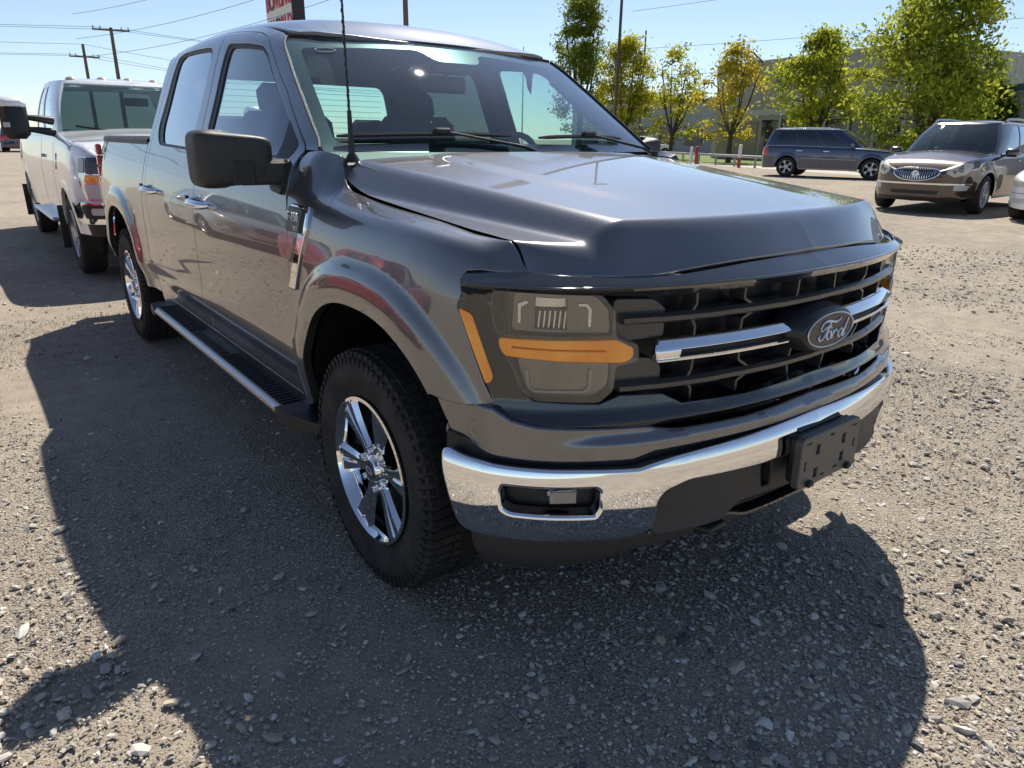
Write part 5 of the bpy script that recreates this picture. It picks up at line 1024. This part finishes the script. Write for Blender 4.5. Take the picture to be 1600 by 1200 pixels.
    # low white car of which only the nose shows
    D['sedan'] = dict(plan=[(0, -.92), (.35, -.905), (.62, -.82), (.80, -.62), (.87, -.3), (.89, .3), (.90, 1.2), (.90, 2.4), (.88, 3.2), (.80, 3.6), (.5, 3.74), (0, 3.77)], top=[(-.92, .68), (-.75, .76), (-.3, .86), (.4, .95), (1.5, .97), (3, 1.0), (3.77, .98)],
        bulge=[(.15, -.05), (.3, -.01), (.5, 0), (.75, -.005), (1.0, -.04)], fillet=.08, crown=.05, crownf=cf, sill=.2, R=.32, rim=.21, wb=2.75, track=.77, H=1.45, spokes=7, rimmat=SATIN,
        base=[(0, .38), (.45, .43), (.72, .58), (.79, .85), (.81, 1.4), (.80, 2.2), (.76, 2.7), (.62, 3.0), (.35, 3.06), (0, 3.08)], roof=[(0, 1.15), (.38, 1.18), (.52, 1.26), (.57, 1.42), (.59, 1.7), (.585, 2.1), (.56, 2.35), (.48, 2.5), (.28, 2.55), (0, 2.56)],
        windows=[('side_window', [(1.0, .12), (1.32, .85), (1.72, .9), (1.70, .1)], SIDEGLASS), ('side_window', [(1.78, .1), (1.80, .9), (2.3, .85), (2.5, .15)], SIDEGLASS)], ws=2.25,
        front=[('headlamp', [(.46, .70), (.80, .76), (1.0, .77), (.98, .66), (.75, .61), (.50, .61)], mat('hazed headlamp', (.55, .52, .42), .22, coat=.6), .006, .02), ('grille', [(0, .66), (.36, .66), (.34, .58), (0, .58)], BLACKPL, .006, .02), ('fog_lamp', [(.52, .40), (.78, .41), (.76, .335), (.55, .33)], mat('clear lens bright', (.52, .52, .52), .35, .2), .006, .02), ('bumper_seam', [(0, .50), (.95, .50), (.95, .494), (0, .494)], mat('seam', (.2, .2, .2), .5), .001, .004)],
        mirror=(.98, .85, 1.02, (.18, .1, .12)))
    return D
def build_cars():
    D = car_specs()
    # white heavy duty pickup behind the grey one
    r, P, fm, gh, wall = make_car('pickup_truck', D['hd_pickup'], WHITEP, 'white heavy-duty pickup with tow mirrors parked directly behind the grey pickup', 'pickup truck', (.05, 6.85, 0), 0.)
    for sg in (-1, 1):
        q = MB(); q.box((sg * 1.27, .72, 1.56), (.25, .15, .40), .05); mo = q.build('tow_mirror', BLACKPL, r, 50)
        q = MB(); q.box((sg * 1.27, .713, 1.71), (.256, .16, .13), .05); q.build('mirror_cap', WHITEP, mo, 50); q = MB(); q.box((sg * 1.35, .64, 1.50), (.06, .01, .05), .004); q.build('mirror_lamp', MATS['clear lens bright'], mo)
        for z in (1.58, 1.46): q = MB(); q.tube([(sg * 1.18, .72, z), (sg * 1.06, .74, z - .01), (sg * .92, .80, z - .03)], [.025, .035, .045], 8); q.build('mirror_arm', BLACKPL, mo, 50)
        q = MB(); q.box((sg * 1.02, 1.75, .50), (.16, 1.9, .05), .02); sb_ = q.build('running_board', SATIN, r)
        for y in (.50, 4.62): q = MB(); q.box((sg * .93, y, .45), (.26, .015, .46), .004); q.build('mud_flap', BLACKPL, r)
        q = MB(); q.tube([(sg * .30, .53, 1.44), (sg * .55, .60, 1.475), (sg * .72, .68, 1.50)] if sg < 0 else [(.0, .50, 1.44), (.3, .52, 1.47), (.55, .58, 1.49)], .012, 6); q.build('wiper', BLACKPL, r)
    for x in (-.60, -.28, 0, .28, .60):
        q = MB(); q.lathe([(0, .035), (.03, .03), (.055, .012), (.06, 0)], 12, (x, 1.34, 2.005 + .02 * (1 - (x / .7) ** 2)), 'Z'); q.build('roof_marker_lamp', mat('marker lamp', (.45, .40, .32), .3), r, 40)
    q = MB(); q.box((0, 1.05, 1.78), (.26, .03, .09), .02); q.build('interior_mirror', BLACKPL, r)
    # brown crossover
    brown = car_paint('bronze brown paint', (.050, .034, .026), .3, .6, dust=.06)
    r, P, fm, gh, wall = make_car('parked_suv', D['crossover'], brown, 'bronze-brown SUV with oval chrome waterfall grille facing the camera on the right', 'suv', (14.05, 4.66, .15), rad(-86))
    bt = [(0, .864), (.27, .858), (.43, .82), (.40, .735), (.265, .652), (0, .622)]; pts = [(-a, b) for a, b in bt] + [(a, b) for a, b in bt[::-1]]; pts = chaikin(pts, 2)
    q = MB(); g_ = fm(.02); q.tube([tuple(g_(np.array([a]), np.array([b]))[0]) for a, b in pts + pts[:1]], .014, 8, cap=False); gf = q.build('grille_frame', CHROME, r, 50)
    for k in range(19):
        a = -.38 + k * .0422; hi = .85 - .05 * (abs(a) / .40) ** 3; lo = .640 + .14 * (abs(a) / .40) ** 2
        q = MB(); q.tube([tuple(g_(np.array([a]), np.array([z]))[0]) for z in np.linspace(lo, hi, 6)], .0065, 6); q.build('grille_slat', CHROME, gf, 50)
    q = MB(); c0 = fm(.035)(np.array([0.]), np.array([.752]))[0]; q.lathe([(0, .0), (.05, .0), (.062, -.006)], 24, (0, 0, 0), 'Z'); q.V = [(x + c0[0], c0[1] + z, c0[2] + y) for x, y, z in q.V]; q.tube([(c0[0] + .062 * math.cos(w), c0[1], c0[2] + .062 * math.sin(w)) for w in np.linspace(0, 6.2832, 25)], .006, 6)
    for k in (-1, 0, 1): q.box((c0[0] + k * .026, c0[1] - .006, c0[2] + k * .012), (.022, .006, .06), .003)
    q.build('grille_emblem', CHROME, gf, 50)
    for sg in (-1, 1):
        for s_, z_, rr in ((.76, .845, .05), (.66, .80, .032)):
            c0 = fm(.012)(np.array([sg * s_]), np.array([z_]))[0]; q = MB(); q.lathe([(0, -.014), (rr * .5, -.012), (rr * .8, -.004), (rr, .0), (rr, .02)], 16, (0, 0, 0), 'X'); x, y, nx, ny = P.at(np.array([sg * s_])); q.V = [(c0[0] - v[0] * nx[0] - v[1] * ny[0], c0[1] - v[0] * ny[0] + v[1] * nx[0], c0[2] + v[2]) for v in q.V]; q.build('headlamp_bulb', mat('lamp grey', (.22, .23, .23), .15, .7), r, 40)
        q = MB(); q.tube([(sg * .66, 1.45, 1.755), (sg * .665, 1.6, 1.80), (sg * .67, 2.2, 1.815), (sg * .66, 3.0, 1.80), (sg * .64, 3.3, 1.76)], .02, 8, flat=1.3); q.build('roof_rack_rail', SATIN, r, 50)
        q = MB(); q.tube([tuple(gh(np.array([sg * t]), np.array([.96]))[0] + np.array([sg * .01, 0, 0])) for t in np.linspace(2.4, 7, 20)], .009, 6); q.build('window_chrome', CHROME, r, 50)
        vp = wall(np.array([sg * P.sy(.18)]), np.array([.985]))[0]; q = MB(); q.tube([(vp[0] - sg * .04, .05, vp[2] + .012), (vp[0] - sg * .05, .30, vp[2] + .03)], .018, 6, flat=.5); q.build('hood_vent', CHROME, r)
    # blue suv side on
    blue = car_paint('dark blue paint', (.008, .020, .065), .3, .3, dust=.0)
    r, P, fm, gh, wall = make_car('parked_suv', D['suv'], blue, 'dark blue SUV with tinted windows parked side-on behind the brown SUV', 'suv', (26.3, 11.9, .15), rad(17))
    for sg in (-1, 1): q = MB(); q.tube([(sg * .68, 1.5, 1.78), (sg * .69, 1.7, 1.835), (sg * .70, 2.6, 1.845), (sg * .68, 3.5, 1.82), (sg * .66, 3.7, 1.77)], .018, 8); q.build('roof_rack_rail', CHROME, r, 50)
    for sg in (-1, 1): q = MB(); q.tube([tuple(gh(np.array([sg * t]), np.array([.03]))[0] + np.array([sg * .008, 0, 0])) for t in np.linspace(2.6, 6.6, 24)], .009, 6); q.build('belt_chrome', CHROME, r, 50)
    make_car('parked_car', D['sedan'], WHITEP, 'white low car at the right edge showing only its nose and headlamp', 'car', (13.9, 2.2, .15), rad(-86))
    # vehicles the grey pickup mirrors in its side, left of the frame
    silver = car_paint('silver paint', (.50, .50, .48), .3, .5); red = car_paint('red paint', (.42, .02, .03), .3, .2)
    make_car('parked_suv', D['crossover'], silver, 'silver SUV mirrored in the doors of the grey pickup', 'suv', (-4.3, 10.2, 0), rad(4))
    make_car('parked_car', D['sedan'], red, 'red car mirrored in the front fender of the grey pickup', 'car', (-4.6, 3.6, 0), rad(-6))
    # tiny far vehicles at the left edge and below the trees
    make_car('parked_car', D['sedan'], car_paint('pale blue paint', (.25, .36, .45), .3, .2), 'pale blue car far away at the left edge of the lot', 'car', (.2, 56, 0), rad(38))
    make_car('parked_suv', D['suv'], blue, 'far dark blue SUV seen from behind beside the pale blue car', 'suv', (3.0, 66, 0), rad(172))
    make_car('parked_suv', D['suv'], car_paint('grey white paint', (.6, .62, .62), .3, .0), 'distant white SUV under the trees beyond the hood', 'suv', (52.0, 44.9, 0), rad(60))

# ------------------------------------------------------------------ trees
def leaf_mat(name, c1, c2):
    m = bpy.data.materials.new(name); m.use_nodes = True; N = m.node_tree.nodes; L = m.node_tree.links; N.remove(N['Principled BSDF'])
    at = N.new('ShaderNodeAttribute'); at.attribute_name = 'tint'; rp = N.new('ShaderNodeValToRGB'); rp.color_ramp.elements[0].color = (*c1, 1); rp.color_ramp.elements[1].color = (*c2, 1); L.new(at.outputs['Fac'], rp.inputs[0])
    d = N.new('ShaderNodeBsdfDiffuse'); t = N.new('ShaderNodeBsdfTranslucent'); g = N.new('ShaderNodeMixShader'); g.inputs[0].default_value = .6; L.new(rp.outputs[0], d.inputs[0]); L.new(rp.outputs[0], t.inputs[0]); L.new(d.outputs[0], g.inputs[1]); L.new(t.outputs[0], g.inputs[2]); L.new(g.outputs[0], N['Material Output'].inputs[0]); return m
BARK = vary('bark', (.06, .045, .035), (.11, .085, .065), 14, .9, .5, bd=.02)
def tree(label, loc, H, W, c1, c2, seed, trunk=.2, ncl=90, leaf=.10, low=.18, per=130, lean=0.):
    rg = np.random.default_rng(seed); T = empty('tree', loc); tag(T, label, 'tree', 'trees beyond the lot')
    tr = MB(); zb = H * low; fork = Vector((lean * .05, 0, zb * 1.05)); tr.tube([(0, 0, -.1), (lean * .02, .02, zb * .5), tuple(fork)], [trunk * 1.25, trunk, trunk * .85], 8)
    cl = []
    while len(cl) < ncl:
        q = rg.random() ** .9; r = W * np.interp(q, [0, .12, .38, .7, .9, 1], [.45, .85, 1.0, .74, .42, .10]); w = rg.random() * 6.2832; rr = r * math.sqrt(rg.random()) * (.86 + .14 * math.sin(3 * w + seed) + .10 * math.sin(5 * w + 7 * q))
        cl.append(np.array([rr * math.cos(w) + lean * q, rr * math.sin(w), zb * .9 + q * (H - zb * .9)]))
    cl = np.array(cl)
    mains = []
    for k in range(6):
        w = 6.2832 * k / 6 + rg.normal(0, .2); e = Vector((math.cos(w) * W * rg.uniform(.3, .6) + lean * .7, math.sin(w) * W * rg.uniform(.3, .6), H * rg.uniform(.66, .92))); m = fork.lerp(e, .45) + Vector((math.cos(w), math.sin(w), 0)) * W * .08
        pts = [fork.lerp(m, t * 2) if t < .5 else m.lerp(e, t * 2 - 1) for t in np.linspace(0, 1, 7)]; tr.tube(pts, [trunk * .5 * (1 - .85 * t) + .012 for t in np.linspace(0, 1, 7)], 6, cap=False); mains += [(p, i) for i, p in enumerate(pts)]
    for c in cl:
        c_ = Vector(c); p, i = min(mains, key=lambda t: (t[0] - c_).length + max(0, t[0].z - c_.z) * 1.5); md = p.lerp(c_, .5) + Vector(rg.normal(0, .12, 3)); tr.tube([p, md, c_], [.035, .022, .008], 4, cap=False)
    tr.build('trunk', BARK, T, 60)
    n = ncl * per; ci = rg.integers(0, ncl, n); sz = rg.uniform(.17, .42, ncl) * W / 2.8; src = cl[ci] + rg.normal(0, 1, (n, 3)) * sz[ci][:, None] * np.array([1.1, 1.1, .75])
    a = rg.normal(0, 1, (n, 3)); a /= np.linalg.norm(a, axis=1)[:, None]; b = np.cross(a, rg.normal(0, 1, (n, 3))); b /= np.linalg.norm(b, axis=1)[:, None]; s = leaf * rg.uniform(.6, 1.4, n)[:, None]
    V = np.stack([src - a * s, src - a * s * .1 + b * s * .5, src + a * s, src - a * s * .1 - b * s * .5], 1).reshape(-1, 3)
    o = mk('crown', V, [(4 * i, 4 * i + 1, 4 * i + 2, 4 * i + 3) for i in range(n)], leaf_mat('leaves %d' % seed, c1, c2), T); ca = o.data.color_attributes.new('tint', 'FLOAT_COLOR', 'POINT'); ct = np.clip(rg.normal(.5, .22, ncl), 0, 1); t_ = np.clip(ct[ci] + rg.normal(0, .2, n), 0, 1)
    k4 = np.ones((n, 4, 4)); k4[..., :3] = t_[:, None, None]; ca.data.foreach_set('color', k4.reshape(-1)); return T
def build_trees():
    YG1, YG2 = (.21, .25, .025), (.60, .54, .06)
    tree('tall dark green tree rising right behind the windshield pillar', (40.18, 43.6, .1), 12.4, 3.1, (.09, .14, .025), (.34, .38, .07), 3, .26, 110, .12, .2, 130)
    tree('yellow-green tree behind the slim lamp post', (39.9, 38.3, .1), 8.4, 3.1, YG1, YG2, 5, .2, 90, .11)
    tree('thin half-bare yellowing tree left of the grey building', (40.8, 34.3, .1), 7.5, 2.6, YG1, YG2, 8, .15, 52, .11, .2, 65)
    tree('small orange-tinged tree in front of the grey building corner', (38.5, 27.5, .1), 6.9, 2.7, (.30, .29, .03), (.70, .56, .09), 13, .16, 56, .11, .22, 75)
    tree('yellow-green tree behind the roof of the blue SUV', (38.6, 21.9, .1), 7.1, 2.9, (.19, .25, .025), (.56, .56, .07), 21, .18, 82, .11, .16)
    tree('biggest bright green tree behind the brown SUV', (36.6, 14.9, .1), 9.5, 3.8, (.15, .21, .025), (.50, .52, .07), 34, .26, 140, .115, .16, 150, .5)
    tree('low dark green tree at the end of the siding building', (44.5, 15.4, .1), 4.8, 2.6, (.06, .10, .02), (.22, .26, .05), 55, .2, 90, .11, .1)

# ------------------------------------------------------------------ buildings, poles, sign
def build_backdrop():
    def wallbox(nm, p, q, h, th, m, par, z0=0.):
        p = Vector((*p, 0)); q = Vector((*q, 0)); d = (q - p).normalized(); n = Vector((d.y, -d.x, 0)); n = n if n.dot(Vector((-1.9, -1.93, 0)) - p) > 0 else -n; mb = MB(); L_ = (q - p).length
        mb.prism([p + Vector((0, 0, z0)), q + Vector((0, 0, z0)), q - n * th + Vector((0, 0, z0)), p - n * th + Vector((0, 0, z0))], (0, 0, h - z0)); return mb.build(nm, m, par), p, d, n, L_
    def on(nm, p, d, n, a0, a1, z0, z1, out, m, par): mb = MB(); A = p + d * a0 + n * out; B_ = p + d * a1 + n * out; mb.prism([A + Vector((0, 0, z0)), B_ + Vector((0, 0, z0)), B_ - n * .06 + Vector((0, 0, z0)), A - n * .06 + Vector((0, 0, z0))], (0, 0, z1 - z0)); return mb.build(nm, m, par)
    GW = vary('grey stucco', (.40, .38, .36), (.46, .44, .42), 1.5, .9); TW = vary('tan panel', (.33, .27, .20), (.38, .32, .24), 2, .9); DG = mat('dark shop glass', (.02, .025, .03), .08, coat=.5); LG = vary('light metal trim', (.45, .46, .47), (.52, .53, .54), 4, .5)
    b = empty('commercial_building', (48.96, 36.91, 0)); tag(b, 'large grey flat-roofed building behind the orange-tinged tree', 'building')
    def loc(o, root): o.parent = root; o.matrix_parent_inverse = root.matrix_world.inverted(); return o
    bpy.context.view_layer.update(); items = []
    o, p, d, n, L_ = wallbox('wall', (48.96, 36.91), (44.7, 19.2), 7.0, 16, GW, None); items.append(o)
    items.append(on('parapet', p, d, n, -.1, L_ + .1, 6.9, 7.15, .12, GW, None)); items.append(on('canopy', p, d, n, 4, L_ - 2, 3.3, 3.7, 1.0, LG, None)); items.append(on('tan_panel', p, d, n, .6, 5.2, 0, 2.9, .08, TW, None))
    for k in range(6):
        a = 5.6 + k * 2.05; items.append(on('window', p, d, n, a, a + 1.8, .3, 3.0, .05, DG, None)); items.append(on('mullion', p, d, n, a + 1.8, a + 2.05, 0, 3.3, .14, LG, None))
    for o in items: loc(o, b)
    b = empty('commercial_building', (59.2, 55.8, 0)); tag(b, 'low pale building behind the thin half-bare tree', 'building'); bpy.context.view_layer.update(); items = []
    o, p, d, n, L_ = wallbox('wall', (56, 62), (62.3, 44.5), 5.3, 14, vary('pale block', (.34, .35, .37), (.40, .41, .42), 2, .9), None); items.append(o); items.append(on('roof_edge', p, d, n, -.1, L_ + .1, 5.2, 5.6, .15, mat('dark fascia', (.10, .11, .13), .6), None))
    for k in range(6): items.append(on('window', p, d, n, 1.5 + k * 3, 3.4 + k * 3, 1.0, 2.8, .05, DG, None))
    for o in items: loc(o, b)
    b = empty('metal_building', (45, 12.4, 0)); tag(b, 'pale metal-sided building with blue roof edge at the far right', 'building'); bpy.context.view_layer.update(); items = []
    o, p, d, n, L_ = wallbox('wall', (45.6, 14.8), (35.5, 5.0), 4.25, 14, vary('pale siding', (.40, .41, .42), (.46, .47, .48), 3, .6), None); items.append(o)
    for k in range(46): items.append(on('siding_rib', p, d, n, .1 + k * .3, .16 + k * .3, 0, 4.2, .03, LG, None))
    items.append(on('roof_edge', p, d, n, -.2, L_ + .2, 4.2, 4.55, .35, mat('blue roof metal', (.10, .16, .24), .4, .3), None)); items.append(on('window', p, d, n, 2.6, 4.6, 2.1, 3.05, .06, DG, None)); items.append(on('window', p, d, n, 6.4, 8.6, 2.1, 3.05, .06, DG, None)); items.append(on('downpipe', p, d, n, 5.4, 5.5, 0, 4.2, .12, LG, None))
    for (a, w_, z1, m_) in ((2.7, .35, 5.2, LG), (4.1, 1.3, 5.6, LG)):
        items.append(on('roof_unit', p, d, n, a, a + w_, 4.5, z1, -1.2, m_, None))
    for o in items: loc(o, b)
    # utility poles with crossarms
    WOOD = vary('weathered pole wood', (.11, .085, .065), (.17, .135, .10), 8, .9, .3)
    def pole(lbl, x, y, H, arm, z, ax, rr=.15, double=False):
        T = empty('utility_pole', (x, y, 0)); tag(T, lbl, 'utility pole', 'utility poles'); q = MB(); q.tube([(0, 0, -.1), (0, 0, H)], [rr * 1.2, rr * .8], 10); q.build('pole', WOOD, T, 60)
        for za in ((z, z - .9) if double else (z,)):
            if arm:
                q = MB(); q.box((0, -.16, za), (arm, .10, .12), 0, rz=0); o = q.build('crossarm', WOOD, T); o.rotation_euler = (0, 0, ax)
                for k in (-1, -.6, .6, 1): q = MB(); q.lathe([(.0, .22), (.05, .2), (.03, .1), (.06, .04), (.02, 0)], 8, (k * arm * .47, -.16, za + .05), 'Z'); i = q.build('insulator', mat('insulator', (.2, .2, .2), .4), T); i.rotation_euler = (0, 0, ax)
        return T
    pole('farther wooden utility pole with a low crossarm above the white pickup', 10.06, 77.17, 8.9, 2.4, 7.85, -.15); pole('nearer wooden utility pole with a top crossarm above the white pickup', 10.5, 65.94, 9.2, 2.6, 9.0, -.2)
    pole('stout brown wooden pole rising behind the middle of the roof', 19.96, 36.26, 13.5, 2.4, 12.8, -.5, .15); pole('thin dark pole among the yellow trees', 49.5, 45.6, 10.6, 0, 0, 0, .09)
    T = empty('lamp_post', (25.14, 24.76, 0)); tag(T, 'slim brown steel lamp post in front of the yellow-green trees', 'lamp post'); q = MB(); q.tube([(0, 0, 0), (0, 0, 11.5)], [.085, .06], 10); q.build('pole', mat('brown steel', (.07, .05, .04), .5, .3), T, 60); q = MB(); q.box((0, 0, .3), (.5, .5, .6), .03); q.build('footing', MATS['pale concrete'], T); q = MB(); q.box((.5, 0, 11.5), (1.0, .35, .14), .04); q.build('lamp_head', BLACKPL, T)
    T = empty('flag_pole', (40, 27 + 24, 0)); tag(T, 'thin pole with a hanging flag seen through the cab glass', 'flag pole'); q = MB(); q.tube([(0, 0, 0), (0, 0, 9)], [.07, .04], 8); q.build('pole', LG, T)
    V = []; F = []
    for i in range(9):
        for j in range(7): V.append((i * .16 * (1 - .05 * j), .12 * math.sin(i * .9 + j * .5), 8.8 - j * .32 - i * .22))
    F = [(j + 7 * i, j + 1 + 7 * i, j + 8 + 7 * i, j + 7 + 7 * i) for i in range(8) for j in range(6)]; mk('flag', V, F, mat('flag cloth', (.35, .12, .14), .8), T, smooth=True)
    # bowling sign
    T = empty('shop_sign', (19.4, 54.5, 0)); tag(T, 'tall white roadside sign with red BOWLING WORLD lettering', 'sign'); ang = math.atan2(51.06 - 58.33, 19.09 - 19.65)
    u = Vector((19.09 - 19.65, 51.06 - 58.33, 0)).normalized(); nn = Vector((-abs(u.y), abs(u.x) * (1 if u.x < 0 else -1), 0)); nn = Vector((u.y, -u.x, 0)); nn = nn if nn.x < 0 else -nn
    c = Vector((.35, 0, 10.0)); w2, h2 = 3.2, 1.75
    mbx = MB(); mbx.prism([c - u * w2 + Vector((0, 0, -h2)), c + u * w2 + Vector((0, 0, -h2)), c + u * w2 + Vector((0, 0, h2)), c - u * w2 + Vector((0, 0, h2))], -nn * .9); bx_ = mbx.build('sign_box', mat('dark sign metal', (.02, .02, .022), .5), T)
    mbx = MB(); mbx.prism([c + nn * .02 - u * (w2 - .06) + Vector((0, 0, -h2 + .06)), c + nn * .02 + u * (w2 - .06) + Vector((0, 0, -h2 + .06)), c + nn * .02 + u * (w2 - .06) + Vector((0, 0, h2 - .06)), c + nn * .02 - u * (w2 - .06) + Vector((0, 0, h2 - .06))], -nn * .04); mbx.build('sign_face', mat('sign white', (.68, .66, .62), .6), bx_)
    M_ = Matrix(((u.x, 0, nn.x, 0), (u.y, 0, nn.y, 0), (0, 1, 0, 0), (0, 0, 0, 1)))
    redm = mat('sign red', (.50, .03, .05), .6); dk = mat('sign dark', (.05, .04, .05), .6)
    for txt, x0, z0, sz, m_ in (('B', -2.95, .25, 1.55, redm), ('O', -2.12, .25, 1.55, dk), ('WLING', -1.15, .25, 1.35, redm), ('W', -2.1, -1.45, 1.5, redm), ('O', -.75, -1.45, 1.5, dk), ('RLD', .45, -1.45, 1.5, redm)):
        text_mesh('sign_lettering', txt, sz, M_, tuple(c + u * x0 + nn * .05 + Vector((0, 0, z0))), m_, bx_, .02, offs=.03)
    for k in (-1, 1): q = MB(); q.tube([(u * (k * 1.6) - nn * .45), (u * (k * 1.6) - nn * .45 + Vector((0, 0, 8.4)))], .16, 10); q.build('sign_post', MATS['brown steel'], T)
    # wires
    WM = mat('wire', (.03, .03, .032), .6)
    def wire(lbl, a, b, sag): A, B_ = Vector(a), Vector(b); q = MB(); q.tube([A.lerp(B_, t) - Vector((0, 0, sag * 4 * t * (1 - t))) for t in np.linspace(0, 1, 15)], .014, 5); o = q.build('power_line', WM, None); tag(o, lbl, 'wire', 'power lines')
    for nm_, dx, z in (('left', -1.1, 8.0), ('right', 1.1, 8.0), ('top', 0, 8.9)): wire('power line from the %s of the farther utility pole towards the left edge' % nm_, (10.06 + dx, 77, z), (-60, 84, z - .3), .8); wire('power line from the %s of the farther utility pole towards the grey cab' % nm_, (10.06 + dx, 77, z), (45, 70, z - 2.2), .8)
    for nm_, dx in (('left', -1.2), ('right', 1.2)): wire('power line from the %s arm of the nearer utility pole towards the left edge' % nm_, (10.5 + dx, 65.9, 9.15), (-50, 78, 9.6), .9); wire('power line from the %s arm of the nearer utility pole towards the grey cab' % nm_, (10.5 + dx, 65.9, 9.15), (50, 58, 9.0), .9)
    for nm_, z in (('highest', 12.9), ('middle', 11.2), ('lowest', 9.9)): wire('%s power line running down left from the stout brown pole' % nm_, (19.96, 36.26, z), (8, 66, z - 3.0), .7)
    for nm_, z0, z1 in (('highest', 12.0, 13.6), ('middle', 9.0, 9.4), ('lowest', 6.9, 7.0)): wire('%s power line crossing the sky above the trees at right' % nm_, (48, 46, z0), (56, 4, z1), .3)
    # guard rail and bollards
    T = empty('guard_rail', (33.7, 25.4, 0)); tag(T, 'galvanised low guard rail along the lawn beyond the hood', 'guard rail'); bpy.context.view_layer.update(); A, B_ = Vector((36.5, 32, 0)), Vector((30.2, 17.2, 0)); d = (B_ - A).normalized()
    q = MB(); q.tube([A + Vector((0, 0, .70)), B_ + Vector((0, 0, .70))], .055, 8, flat=1.2); loc(q.build('rail', mat('galvanised steel', (.30, .31, .32), .5, .5), None), T)
    for k in range(9): p = A.lerp(B_, k / 8); q = MB(); q.box((p.x + .08, p.y + .05, .36), (.09, .09, .70)); loc(q.build('post', MATS['galvanised steel'], None), T)
    def bollard(lbl, x, y, H, c1, c2): T = empty('bollard', (x, y, 0)); tag(T, lbl, 'bollard', 'bollards'); q = MB(); q.tube([(0, 0, 0), (0, 0, H * .5)], .09, 12); q.build('lower_sleeve', c1, T, 60); q = MB(); q.tube([(0, 0, H * .5), (0, 0, H - .03), (0, 0, H)], [.09, .09, .05], 12); q.build('upper_sleeve', c2, T, 60)
    rm = mat('bollard red', (.45, .03, .04), .5); wm = mat('bollard white', (.75, .74, .70), .5); bollard('short red bollard beyond the far edge of the hood', 32.6, 25.4, 1.15, rm, rm); bollard('bollard white above and red below left of the blue SUV', 31.57, 21.75, 1.3, rm, wm); bollard('white bollard left of the short red one', 34.0, 26.9, 1.1, wm, wm)
build_ground()
build_pickup()
build_cars()
build_trees()
build_backdrop()
bpy.context.view_layer.update()
